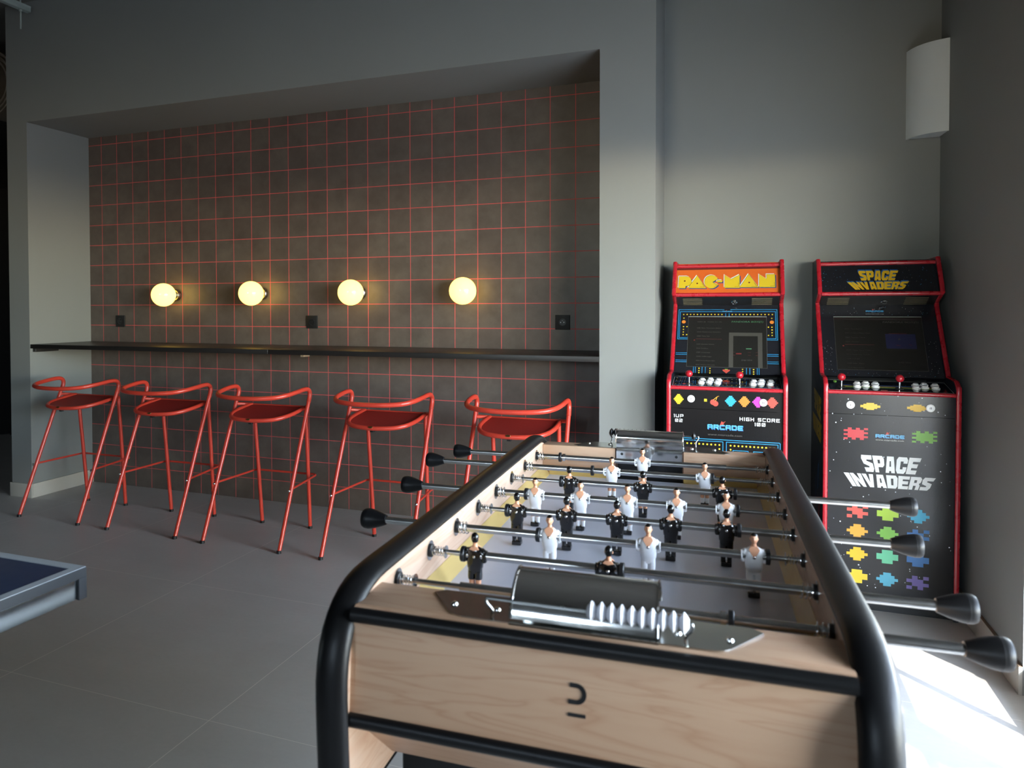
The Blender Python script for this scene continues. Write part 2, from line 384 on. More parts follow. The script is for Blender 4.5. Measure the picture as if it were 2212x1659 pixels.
# ------------------------------------------------------------------ bar stools
def make_stool():
    r = empty('bar_stool')
    def xm(s, p): return (p[0] * s, p[1], p[2])
    for s in (-1, 1):
        b = MB(); b.tube([xm(s, p) for p in ((.2525, -.002, .010), (.2515, .10, .27), (.249, .206, .54), (.2475, .300, .775))], .0112, 'red', 16); g = b.build('leg', r)
        c = MB(); c.lathe([(.0125, 0), (.0128, .014), (.011, .016)], xm(s, (.2525, -.005, 0)), (0, .3 * .1, 1), 'black', 16); c.build('rubber_foot', g)
        b = MB(); b.tube([xm(s, p) for p in ((.170, .43, .010), (.176, .40, .40), (.181, .372, .735))], .0112, 'red', 16); g = b.build('leg', r)
        c = MB(); c.lathe([(.0125, 0), (.0128, .014), (.011, .016)], xm(s, (.170, .4305, 0)), (0, 0, 1), 'black', 16); c.build('rubber_foot', g)
    half = [(.2475, .300, .775), (.2465, .315, .812), (.246, .312, .838), (.246, .290, .852), (.2455, .25, .853), (.243, .19, .846), (.228, .115, .836), (.185, .060, .827), (.10, .026, .8225), (0, .018, .821)]
    path = [(-p[0], p[1], p[2]) for p in half] + half[::-1][1:]
    b = MB(); b.tube(smooth(path, 7), .0126, 'red', 16); b.build('backrest_rail', r)
    rim_h = [(.190, .362, .737), (.194, .330, .734), (.197, .27, .725), (.190, .20, .713), (.165, .140, .702), (.11, .100, .694), (0, .084, .690)]
    rim = smooth([(-p[0], p[1], p[2]) for p in rim_h] + rim_h[::-1][1:], 6)
    b = MB(); b.tube(rim, .0118, 'red', 14)
    for s in (-1, 1): b.tube([xm(s, (.186, .366, .737)), xm(s, (.2465, .292, .748))], .010, 'red', 12)
    b.tube([(-.19, .368, .735), (.19, .368, .735)], .009, 'red', 12)
    b.build('seat_rim', r)
    b = MB(); vs = []; fs = []; n = len(rim); K = 8   # pressed seat pan between rim and straight wall-side edge
    for p in rim:
        for k in range(K + 1):
            t = k / K; x = p[0]; y = p[1] + (.372 - p[1]) * t
            edge = max(0, 1 - (y - .084) / .288)
            zf = .690 + .047 * (1 - edge ** 1.0) + .010 * (x / .19) ** 2
            z = p[2] + .004 if k == 0 else min(p[2] + (.737 - p[2]) * t, zf) + .004 - .004 * math.sin(PI * t)
            vs.append((x * .985, y, z))
    for i in range(n - 1):
        for k in range(K): fs.append((i * (K + 1) + k, (i + 1) * (K + 1) + k, (i + 1) * (K + 1) + k + 1, i * (K + 1) + k + 1))
    m = len(vs); vs += [(a, c, d - .006) for a, c, d in vs]; fs += [tuple(i + m for i in f[::-1]) for f in fs]
    b.add(vs, fs, 'red_seat'); b.build('seat', r)
    bar = fillet([(-.2505, .108, .315), (-.2145, .437, .325), (.2145, .437, .325), (.2505, .108, .315)], .03)
    b = MB(); b.tube(bar, .0062, 'red', 12); b.build('footrest', r)
    for s in (-1, 1):
        b = MB(); b.lathe([(.0075, 0), (.0075, .003), (.005, .0065), (0, .0075)], (s * .2515, .098 - .0, .312), (0, -1, -.1), 'chrome', 16); b.build('bolt', r)
    b = MB(); b.lathe([(.014, 0), (.013, .0015), (0, .002)], (0, .080 - .005, .697), (0, -.75, .66), 'badge', 24, (1, .45)); b.build('maker_badge', r)
    for p in ((0, .10, .678), (-.165, .325, .714), (.165, .325, .714)):
        b = MB(); b.box((p[0] - .011, p[1] - .009, p[2] - .010), (p[0] + .011, p[1] + .009, p[2] + .006), 'black', .002); b.build('seat_stop', r)
    return r
st0 = make_stool()
SG = 'red tubular bar stools along the counter'
for i, (x, y, rz, lab) in enumerate([
    (-4.008, 3.213, -.015, 'leftmost red tubular bar stool, standing before the grey niche end wall'),
    (-3.263, 3.206, .012, 'second red tubular bar stool from the left'),
    (-2.554, 3.203, .012, 'middle one of the five red tubular bar stools'),
    (-1.785, 3.200, .0, 'fourth red bar stool from the left, partly behind the near game handles'),
    (-1.035, 3.200, .0, 'rightmost red bar stool, its legs hidden behind the football table')]):
    o = st0 if i == 0 else copy_tree(st0)
    o.location = (x, y, 0); o.rotation_euler = (0, 0, rz); tag(o, lab, 'bar stool', SG)

# ------------------------------------------------------------------ football table
TA = math.radians(2.45)
tb = empty('football_table', (-.2286, 1.644, 0), TA)
tag(tb, 'pale wood football table with black padded side rails, filling the foreground', 'football table')
UI, UO = .34, .372            # inner wall faces, outer side faces
ZR = .85                      # rod height
prof = [(0, .886), (-.733, .886), (-.722, .58), (-.66, .021), (0, .018)]
loopv = fillet([(.0, v, z) for v, z in prof], [0, .165, .5, .05, 0], 10)
near_half = [(p.y, p.z) for p in loopv]; far_half = [(-v + .012, z) for v, z in near_half[::-1]]
full = near_half[:-1] + far_half[:-1]
top_near = [(v, z) for v, z in near_half if z > .565]
for s in (-1, 1):
    loop = [(s * .3605, v, z) for v, z in full]
    b = MB(); b.tube(loop, .0150, 'rail', 16, True, rx=.0255, up=(1, 0, 0)); b.build('side_rail', tb)
    # wooden side panel between rail top and lower edge z=.56
    e2 = [(v + (.008 if v < -.4 else 0), z - .008) for v, z in top_near]
    poly = [(-.708, .556)] + e2[::-1] + [(-v + .012, z) for v, z in e2] + [(.720, .556)]
    b = MB(); b.prism(poly, ((s * UO, 0, 0), (0, 1, 0), (0, 0, 1)), -(UO - UI) if s > 0 else (UO - UI), 'wood_y'); b.build('side_panel', tb)
    b = MB(); b.tube([(s * .356, -.70, .553), (s * .356, .70, .553)], .008, 'rail', 12, rx=.018, up=(1, 0, 0)); b.build('panel_edging', tb)
    b = MB()   # yellow ramp along the side
    b.prism([(0, 0), (.024, 0), (.0225, .005), (.010, .018), (.001, .029), (0, .029)], ((s * (UI - .0005), .63 if s < 0 else -.595, .7715), (-s, 0, 0), (0, 0, 1)), 1.222, 'yellow')
    b.build('corner_strip', tb)
def wedge(o, v0, v1, z0, z1, mat, u0=-UI, u1=UI): o.box((u0, v0, z0), (u1, v1, z1), mat)
# playing field
b = MB(); b.box((-UI, -.598, .752), (UI, .632, .772), 'field'); b.build('playfield', tb)
# end boards, each cut out over the goal
for nm, v0, v1 in (('near', -.688, -.598), ('far', .632, .69)):
    b = MB()
    b.box((-UI + .0005, v0, .70), (-.104, v1, .868), 'wood', .0015); b.box((.104, v0, .70), (UI - .0005, v1, .868), 'wood', .0015)
    b.box((-.104, v0, .70), (.104, v1, .757), 'wood')
    ins = v1 if nm == 'near' else v0; d = .004 if nm == 'near' else -.004
    for a, c in ((-UI + .024, -.104), (.104, UI - .024)):
        b.box((a, min(ins, ins + d), .772), (c, max(ins, ins + d), .802), 'yellow_x')
    b.build('end_board', tb)
    b = MB(); gv = (v0 + .012, v0 + .018) if nm == 'near' else (v1 - .018, v1 - .012)
    b.box((-.104, gv[0], .757), (.104, gv[1], .868), 'black'); b.box((-.1035, min(gv), .758), (-.101, ins, .866), 'brown'); b.box((.101, min(gv[0], ins), .758), (.1035, max(gv[1], ins), .866), 'brown')
    b.box((-.10, min(gv[0], ins), .7575), (.10, max(gv[1], ins), .760), 'brown'); b.build('goal_box', tb)
# near front: top band, panel, lower band, receding underside
b = MB(); b.prism([(-.6885, .868), (-.694, .866), (-.702, .846), (-.712, .71), (-.702, .70), (-.56, .565), (-.54, .565), (-.54, .58), (-.675, .70), (-.6885, .72)], ((-UI + .0005, 0, 0), (0, 1, 0), (0, 0, 1)), 2 * UI - .001, 'wood'); b.build('front_panel', tb)
for v, z, nm in ((-.702, .857, 0), (-.712, .704, 1)):
    b = MB(); b.tube([(-UI + .001, v, z), (UI - .001, v, z)], .0112, 'rail', 14, rx=.0095, up=(0, 1, .1)); b.build('front_band', tb)
b = MB(); b.prism([(.6905, .868), (.700, .86), (.712, .72), (.56, .565), (.54, .565), (.675, .70), (.6905, .72)], ((-UI + .0005, 0, 0), (0, 1, 0), (0, 0, 1)), 2 * UI - .001, 'wood'); b.build('back_panel', tb)
b = MB(); b.box((-UI, -.54, .572), (UI, .54, .60), 'black'); b.build('bottom_board', tb)
b = MB(); b.box((-.335, -.53, .40), (.335, .53, .5715), 'black', .004); b.build('under_shade_box', tb)  # added black box, stands in for the shade beneath the table
b = MB()
for v in (-.42, .42): b.tube([(-.35, v, .32), (.35, v, .32)], .02, 'black', 16)
b.build('cross_bar', tb)
# printed mark on the front panel: a bar and a U turned on its side
b = MB(); fr = ((0, -.7068, .786), (1, 0, 0), (0, .0735, 1))
t_ = .0062
def stroke2(b, pts, t, fr, mat, d=.0004):
    for p, q in zip(pts, pts[1:]):
        dx, dy = q[0] - p[0], q[1] - p[1]; L = math.hypot(dx, dy) or 1; nx, ny = -dy / L * t / 2, dx / L * t / 2; ex, ey = dx / L * t * .12, dy / L * t * .12
        b.prism([(p[0] - ex + nx, p[1] - ey + ny), (p[0] - ex - nx, p[1] - ey - ny), (q[0] + ex - nx, q[1] + ey - ny), (q[0] + ex + nx, q[1] + ey + ny)], fr, d, mat)
arc = [(-.010, .0195)] + [(-.002 + .011 * math.sin(a), .0085 + .011 * math.cos(a)) for a in [k * PI / 12 for k in range(13)]] + [(-.012, -.0025)]
stroke2(b, arc, t_, fr, 'black'); stroke2(b, [(-.0125, -.0195), (.0105, -.0195)], .0050, fr, 'black'); b.build('printed_mark', tb)

# goal hoods with their flange plates and sliding score beads
def goal_hood(y0, d, bead_mat, nb, bead_u):
    """y0: inner edge of the board, d: -1 towards the viewer end, +1 the far end"""
    fr = ((0, y0, .8685), (1, 0, 0), (0, d, 0))
    b = MB(); pl = fillet([(-.240, .012), (-.19, .092), (.19, .092), (.238, .012), (.238, .012)], .02)
    out = [(-.225, .002), (-.240, .014)] + [(p[0], p[1]) for p in fillet([(-.240, .014), (-.188, .086), (.188, .086), (.240, .014)], .018)][1:-1] + [(.240, .014), (.225, .002)]
    b.prism(out, fr, .0016 * d, 'steel_plate')
    for u in (-.195, -.128, .128, .195):
        b.lathe([(.0055, 0), (.0055, .001), (.004, .0035), (0, .0045)], (u, y0 + d * .05, .8700), (0, 0, 1), 'chrome', 14)
    b.build('flange_plate', tb)
    # hood: quarter-barrel sheet rising at the inner edge, falling to the outer
    prof = [(-.006, -.032), (-.006, .02), (-.004, .040), (.006, .052), (.022, .0565), (.045, .050), (.064, .034), (.074, .016), (.078, .0025)]
    prof = [(p.x, p.y) for p in smooth([(a, c, 0) for a, c in prof], 4)]
    b = MB(); vs = []; fs = []; U = [-.1005, -.0985, .0985, .1005]
    n = len(prof)
    for k, u in enumerate((-.1005, .1005)):
        for a, c in prof: vs.append((u, y0 + d * a, .870 + c))
    for i in range(n - 1): fs.append((i, i + 1, n + i + 1, n + i))
    m = len(vs); nv = []
    for k, u in enumerate((-.1005, .1005)):
        for i, (a, c) in enumerate(prof):
            a0, c0 = prof[max(0, i - 1)]; a1, c1 = prof[min(n - 1, i + 1)]; L = math.hypot(a1 - a0, c1 - c0)
            nv.append((u, y0 + d * (a + (c1 - c0) / L * .0018), .870 + c - (a1 - a0) / L * .0018))
    vs += nv; fs += [tuple(i + m for i in f[::-1]) for f in fs]
    for k in (0, n): 
        for i in range(n - 1): fs.append((k + i, k + i + 1, m + k + i + 1, m + k + i))
    fs += [(0, n, m + n, m), (n - 1, 2 * n - 1, m + 2 * n - 1, m + n - 1)]
    b.add(vs, fs, 'chrome')
    for s in (-1, 1):   # rolled side lips and end cheeks
        b.tube([(s * .1015, y0 + d * a, .870 + c) for a, c in prof[4:]], .0022, 'chrome', 8)
    for u in (-.083, .083): b.lathe([(.0045, 0), (.004, .002), (0, .003)], (u, y0 - d * .0062, .853), (0, -d, 0), 'black', 12)
    hd = b.build('goal_hood', tb)
    # score wire with beads
    yv = y0 + d * .092; zb = .9035
    wire = fillet([(-.1270, yv - d * .010, .870), (-.1235, yv - d * .004, .885), (-.1330, yv, .897), (-.1335, yv, zb), (-.1, yv, zb), (.13, yv, zb), (.1475, yv, zb), (.1475, yv, .896), (.1385, yv - d * .004, .884), (.1400, yv - d * .010, .870)], .006, 5)
    b = MB(); b.tube(wire, .0024, 'steel', 10); sw = b.build('score_wire', tb)
    for u in bead_u:
        b = MB(); b.lathe([(.0045, -.0066), (.0075, -.0055), (.0082, -.0045), (.0128, -.0010), (.0138, 0), (.0128, .0010), (.0082, .0045), (.0075, .0055), (.0045, .0066)], (u, yv, zb), (1, 0, 0), bead_mat, 28)
        b.build('score_bead', sw)
M['steel_plate'] = plain('mirror_steel_plate', (216, 218, 214), .14, 1, var=.04, scale=40)
goal_hood(-.600, -1, 'white_rubber', 10, [.0165 + .0134 * k for k in range(10)])
goal_hood(.634, 1, 'rail', 10, [-.127 + .0134 * k for k in range(9)] + [.133])

# the little players
def ring_loft(b, secs, mats, seg=20, n=2.4, cap=True):
    """secs: (z, half width, half depth, x centre, y centre); superellipse rings"""
    vs = []
    for z, hx, hy, cx, cy in secs:
        for k in range(seg):
            a = 2 * PI * k / seg; ca, sa = math.cos(a), math.sin(a)
            vs.append((cx + hx * math.copysign(abs(ca) ** (2 / n), ca), cy + hy * math.copysign(abs(sa) ** (2 / n), sa), z))
    for i in range(len(secs) - 1):
        q = [(i * seg + k, i * seg + (k + 1) % seg, (i + 1) * seg + (k + 1) % seg, (i + 1) * seg + k) for k in range(seg)]
        o = len(b.v); b.add(vs[i * seg:(i + 2) * seg], [tuple(j - i * seg for j in f) for f in q], mats[i])
    if cap:
        b.add(vs[:seg], [tuple(range(seg))], mats[0]); b.add(vs[-seg:], [tuple(range(seg))[::-1]], mats[-1])
def make_player(team):
    """figure hanging on a rod through the chest, facing -y, feet down"""
    sh = 'shirt_w' if team == 'w' else 'shirt_b'; sock = sh
    b = MB()
    # legs with socks, shorts, torso, neck: one stack of rings
    for s in (-1, 1):
        ring_loft(b, [(-.0690, .0050, .0052, s * .0062, 0), (-.0620, .0048, .0052, s * .0062, 0), (-.0560, .0054, .0062, s * .0062, .0004), (-.0535, .0056, .0063, s * .0062, .0004)], [sock] * 3, 14)
        ring_loft(b, [(-.0535, .0051, .0058, s * .0062, 0), (-.0470, .0053, .0060, s * .0062, 0), (-.0400, .0058, .0064, s * .0063, 0)], ['skin'] * 2, 14)
        ring_loft(b, [(-.0445, .0069, .0078, s * .0066, 0), (-.0380, .0073, .0082, s * .0066, 0), (-.0300, .0072, .0080, s * .0064, 0)], [sh] * 2, 14)
        # sleeves moulded along the trunk
        ring_loft(b, [(-.0120, .0030, .0052, s * .0190, .001), (-.0100, .0046, .0068, s * .0188, .001), (.0000, .0052, .0078, s * .0180, .0006), (.0090, .0050, .0074, s * .0160, .0006), (.0128, .0030, .0050, s * .0140, .0006)], [sh] * 4, 14)
    ring_loft(b, [(-.0335, .0136, .0078, 0, 0), (-.0240, .0138, .0080, 0, 0), (-.0225, .0150, .0086, 0, 0), (-.0140, .0160, .0090, 0, -.0003), (-.0040, .0176, .0100, 0, -.0008), (.0060, .0180, .0100, 0, -.0008), (.0110, .0160, .0086, 0, -.0002), (.0148, .0105, .0068, 0, .0004), (.0165, .0068, .0056, 0, .0006)], [sh] * 8, 24, 2.6)
    ring_loft(b, [(.0140, .0072, .0060, 0, .0002), (.0180, .0046, .0046, 0, 0), (.0235, .0042, .0044, 0, 0)], ['skin'] * 2, 16, 2)
    # V of skin at the throat in front, scooped collar behind
    def onchest(x, z):
        P_ = [(-.014, .0093), (-.004, .0108), (.006, .0108), (.011, .0088), (.0148, .0064), (.0165, .0050), (.02, .004)]
        hy = next(h0 + (h1 - h0) * (z - z0) / (z1 - z0) for (z0, h0), (z1, h1) in zip(P_, P_[1:]) if z <= z1)
        return (x, -hy * (1 - abs(x / .021) ** 2.6) ** (1 / 2.6) - .0008, z)
    V = []; rows = [(-.0016, .0003), (.0025, .0030), (.0064, .0056), (.0100, .0079), (.0130, .0096), (.0158, .0078), (.0185, .0050)]
    for z_, w_ in rows:
        for q in (-1, -.5, 0, .5, 1): V.append(onchest(q * w_, z_))
    nf = [(i * 5 + j, i * 5 + j + 1, i * 5 + j + 6, i * 5 + j + 5) for i in range(6) for j in range(4)]
    rim_ = [0, 1, 2, 3, 4] + [5 * i + 4 for i in range(1, 7)] + [33, 32, 31, 30] + [5 * i for i in range(5, 0, -1)]
    b.add(V + [(p[0], p[1] + .004, p[2]) for p in V], nf + [tuple(i + 35 for i in f[::-1]) for f in nf] + [(p, q, q + 35, p + 35) for p, q in zip(rim_, rim_[1:] + rim_[:1])], 'skin')
    B = [(-.0095, .0064, .0128), (0, .0078, .0108), (.0095, .0064, .0128), (.0060, .0050, .0168), (-.0060, .0050, .0168)]
    b.add([(p[0], p[1] + .0022, p[2]) for p in B] + [(p[0], p[1] - .002, p[2]) for p in B], [tuple(range(5))[::-1], tuple(range(5, 10))] + [(i, (i + 1) % 5, 5 + (i + 1) % 5, 5 + i) for i in range(5)], 'skin')
    # block foot
    b.box((-.0104, -.0105, -.0768), (.0104, .0085, -.0672), 'shirt_b', .0014)
    # head: skin with nose, brow, ears, mouth; hair over top and back
    hc = .0318; vs = []; seg, rg = 20, 14
    fm = {}
    for i in range(rg + 1):
        p = PI * i / rg
        for k in range(seg):
            t = 2 * PI * k / seg; x = .0070 * math.sin(p) * math.cos(t); y = .0080 * math.sin(p) * math.sin(t); z = .0104 * math.cos(p)
            if z < 0: x *= 1 - .22 * (-z / .0104); y *= 1 - .10 * (-z / .0104)
            if y < 0:
                if abs(x) < .0016 and -.0036 < z < .0016: y -= .0014        # nose
                if abs(x) > .0014 and .0006 < z < .0030: y += .0006         # eye hollows
                if abs(x) < .003 and -.0062 < z < -.0046: y -= .0003        # lips
            vs.append((x, y, hc + z))
    for i in range(rg):
        for k in range(seg):
            f = (i * seg + k, (i + 1) * seg + k, (i + 1) * seg + (k + 1) % seg, i * seg + (k + 1) % seg)
            c = [sum(vs[j][q] for j in f) / 4 for q in range(3)]
            hair = (c[2] > hc + .0062) or (c[1] > .0012 and c[2] > hc - .0055) or (c[1] > -.0012 and c[2] > hc + .001)
            fm.setdefault('hair' if hair else 'skin', []).append(f)
    for k_, fl in fm.items(): b.add(vs, fl, k_)
    for s in (-1, 1): b.sphere((s * .0070, .0002, hc - .0005), .0016, 'skin', 8, 6, (.6, 1, 1.4))
    b.sphere((0, .0012, hc + .0012), .0078, 'hair', 20, 12, (.94, .96, 1.30)) if team == 'b' else b.sphere((0, .0014, hc + .0018), .0074, 'hair', 20, 12, (.98, .98, 1.22))
    for s in (-1, 1):
        b.sphere((s * .0026, -.0067, hc + .0012), .0008, 'hair', 8, 6, (1.2, .5, .7)); b.sphere((s * .0026, -.0070, hc + .0030), .0008, 'hair', 8, 6, (1.9, .4, .45))
    b.sphere((0, -.0068, hc - .0055), .0009, 'brown', 8, 6, (1.9, .35, .4))
    # screw through the chest, front and back
    for sy in (-1, 1): b.lathe([(.0030, 0), (.0028, .0010), (.0018, .0018), (0, .0020)], (0, sy * (.0108 if sy < 0 else .0088), -.0004), (0, sy, 0), 'chrome', 14)
    # bosses round the rod at the arm holes
    for s in (-1, 1): b.lathe([(.0096, 0), (.0100, .001), (.0100, .0026), (.0088, .003)], (s * .0205, 0, 0), (s, 0, 0), sh, 18)
    return b
pl = {}
def player(team, u, rod):
    if team not in pl: o = make_player(team).build('player_figure', rod, 30); pl[team] = o
    else: o = pl[team].copy(); C.objects.link(o); o.parent = rod
    o.location = (u, 0, 0); o.rotation_euler = (0, 0, 0 if team == 'w' else PI)
    if team == 'b' and 'x' not in o: pass
    return o
def spring(b, x, d, r, n, L, wr=.0011):
    pts = [(x + d * L * k / (n * 14), r * math.cos(2 * PI * k / 14), r * math.sin(2 * PI * k / 14)) for k in range(n * 14 + 1)]
    b.tube(pts, wr, 'chrome', 6)
rods = [  # v index, team, handle side, outer end of handle, player positions, bumpers
    (0, 'w', -1, .611, [-.012], [-.2624], 'C-.2497', .226),
    (1, 'w', -1, .647, [-.085, .166], [-.140, .186], None, .196),
    (2, 'b', 1, .634, [-.179, .013, .207], [-.2007, .2376], None, -.206),
    (3, 'w', -1, .595, [-.237, -.124, -.011, .102, .212], [-.2600, .237], None, .244),
    (4, 'b', 1, .568, [-.245, -.130, -.019, .095, .208], [-.2675, .2329], None, -.272),
    (5, 'w', -1, .557, [-.137, .059, .252], [-.161, .2760], None, .281),
    (6, 'b', 1, .562, [-.248, .001], [-.2710, .0245], None, -.275),
    (7, 'b', 1, .554, [.000], [.2007], 'C.1895', -.225)]
team_of = {'w': 'white', 'b': 'black'}
for k, team, hs, he, us, bums, col, thin in rods:
    v = .535 - .153 * k
    rod = empty('player_rod', (0, v, ZR)); rod.parent = tb
    b = MB(); xe = hs * (he - .048)
    b.tube([(xe, 0, 0), (thin, 0, 0)], .0078, 'rod', 18)
    b.tube([(thin, 0, 0), (-hs * (UI - .001), 0, 0)], .0048, 'rod', 14); b.build('steel_tube', rod)
    b = MB()   # bulbous grip, wide at its outer end
    b.lathe([(.0085, 0), (.0105, .001), (.0125, .006), (.0175, .020), (.0208, .032), (.0222, .041), (.0224, .0418), (.0220, .0430), (.0222, .0440), (.0218, .050), (.0195, .0545), (.012, .0565), (0, .057)], (xe - hs * .008, 0, 0), (hs, 0, 0), 'rail', 32); b.build('handle', rod)
    for u in us: player(team, u, rod)
    for u in bums:
        b = MB(); b.lathe([(.0080, -.004), (.0135, -.004), (.0145, -.003), (.0145, .003), (.0135, .004), (.0080, .004)], (u, 0, 0), (1, 0, 0), 'black', 24); b.build('rubber_bumper', rod)
    if col:
        b = MB(); u = float(col[1:]); b.lathe([(.0079, -.004), (.0115, -.004), (.0115, .004), (.0079, .004)], (u, 0, 0), (1, 0, 0), 'chrome', 20); b.build('collar', rod)
    for s in (-1, 1):
        big = s == hs
        b = MB(); b.lathe([(.0105, 0), (.0185, 0), (.0185, .0014), (.0105, .0018), (.0100, .0018)], (s * (UI - .0006), 0, 0), (-s, 0, 0), 'chrome', 26)
        b.lathe([(.0125, 0), (.0125, .004), (.0100, .0055), (.0085, .0055)], (s * (UI - .002), 0, 0), (-s, 0, 0), 'black', 20)
        spring(b, s * (UI - .006), -s, .0118 if big else .0082, 3 if big else 5, .022 if big else .026, .0012 if big else .0008)
        if not big: b.lathe([(.0052, 0), (.0120, 0), (.0120, .001), (.0052, .001)], (s * (UI - .033), 0, 0), (-s, 0, 0), 'chrome', 22)
        b.build('bearing_spring', rod)

# ------------------------------------------------------------------ arcade cabinets
def emat(name, rgb, rough=.35): 
    if name not in M: M[name] = plain(name, rgb, rough, var=.02)
    return name
for n_, c_ in dict(a_black=(28, 27, 29), a_red=(200, 30, 44), a_orange=(232, 108, 40), a_yellow=(232, 200, 44), a_white=(236, 238, 238), a_blue=(40, 150, 205), a_navy=(36, 78, 150), a_dkblue=(22, 70, 130),
                   a_green=(120, 184, 66), a_lime=(170, 206, 50), a_mint=(104, 200, 158), a_teal=(84, 176, 206), a_sky=(52, 176, 214), a_azure=(44, 112, 178), a_purple=(106, 90, 160), a_gold=(240, 190, 30), a_amber=(238, 168, 50), a_coral=(222, 84, 70),
                   a_orange2=(240, 140, 50), a_pink=(222, 66, 190), a_ltblue=(120, 200, 236), a_slot=(196, 182, 140), a_cream=(214, 214, 206), a_grey=(90, 88, 84), a_dim=(76, 74, 68), a_dimred=(110, 40, 38), a_dimgreen=(70, 120, 84), a_dimblue=(36, 38, 72), a_side=(30, 38, 50)).items(): emat(n_, tuple(int(v * .86) for v in c_), .38)
M['a_panel'] = plain('glossy_black_print', (18, 17, 18), .24, var=.1, scale=200, bump=.10, coat=.1, spec=.4)
M['a_tmold'] = plain('red_edge_trim', (168, 28, 40), .28, var=.03, coat=.2)
M['a_screen'] = plain('dim_screen_glass', (30, 29, 27), .12, var=.05, coat=.4)
M['a_bezel'] = plain('bezel_black_print', (26, 27, 32), .25, var=.05, coat=.2)
M['a_plex'] = plain('clear_topped_black_panel', (20, 24, 32), .10, var=.05, coat=.6)
def star_mat():
    m, nt, b = new_mat('starfield_print'); tc = N(nt, 'ShaderNodeTexCoord')
    vo = N(nt, 'ShaderNodeTexVoronoi'); vo.inputs['Scale'].default_value = 62; nt.links.new(tc.outputs['Object'], vo.inputs['Vector'])
    wn = N(nt, 'ShaderNodeTexWhiteNoise'); nt.links.new(vo.outputs['Color'], wn.inputs['Vector'])
    st = mth(nt, 'LESS_THAN', vo.outputs['Distance'], mth(nt, 'MULTIPLY', mth(nt, 'POWER', wn.outputs[0], 3.0), .17))
    nz = N(nt, 'ShaderNodeTexNoise'); nz.inputs['Scale'].default_value = 8; nt.links.new(tc.outputs['Object'], nz.inputs['Vector'])
    nt.links.new(mixc(nt, st, mixc(nt, nz.outputs[0], lin((15, 15, 16)), lin((26, 26, 30))), lin((225, 230, 235))), b.inputs['Base Color'])
    b.inputs['Roughness'].default_value = .24; b.inputs['Specular IOR Level'].default_value = .4; b.inputs['Coat Weight'].default_value = .1; b.inputs['Coat Roughness'].default_value = .12
    n2 = N(nt, 'ShaderNodeTexNoise'); n2.inputs['Scale'].default_value = 220; nt.links.new(tc.outputs['Object'], n2.inputs['Vector'])
    bp = N(nt, 'ShaderNodeBump'); bp.inputs['Strength'].default_value = .12; bp.inputs['Distance'].default_value = .001; nt.links.new(n2.outputs[0], bp.inputs['Height']); nt.links.new(bp.outputs[0], b.inputs['Normal'])
    return m
M['a_stars'] = star_mat()
PF = dict(B=(0, .945), K=(.165, .988), Cc=(.165, 1.003), D=(.37, 1.328), E=(.27, 1.382), F=(.36, 1.533))
W_ = .515; TS = .018
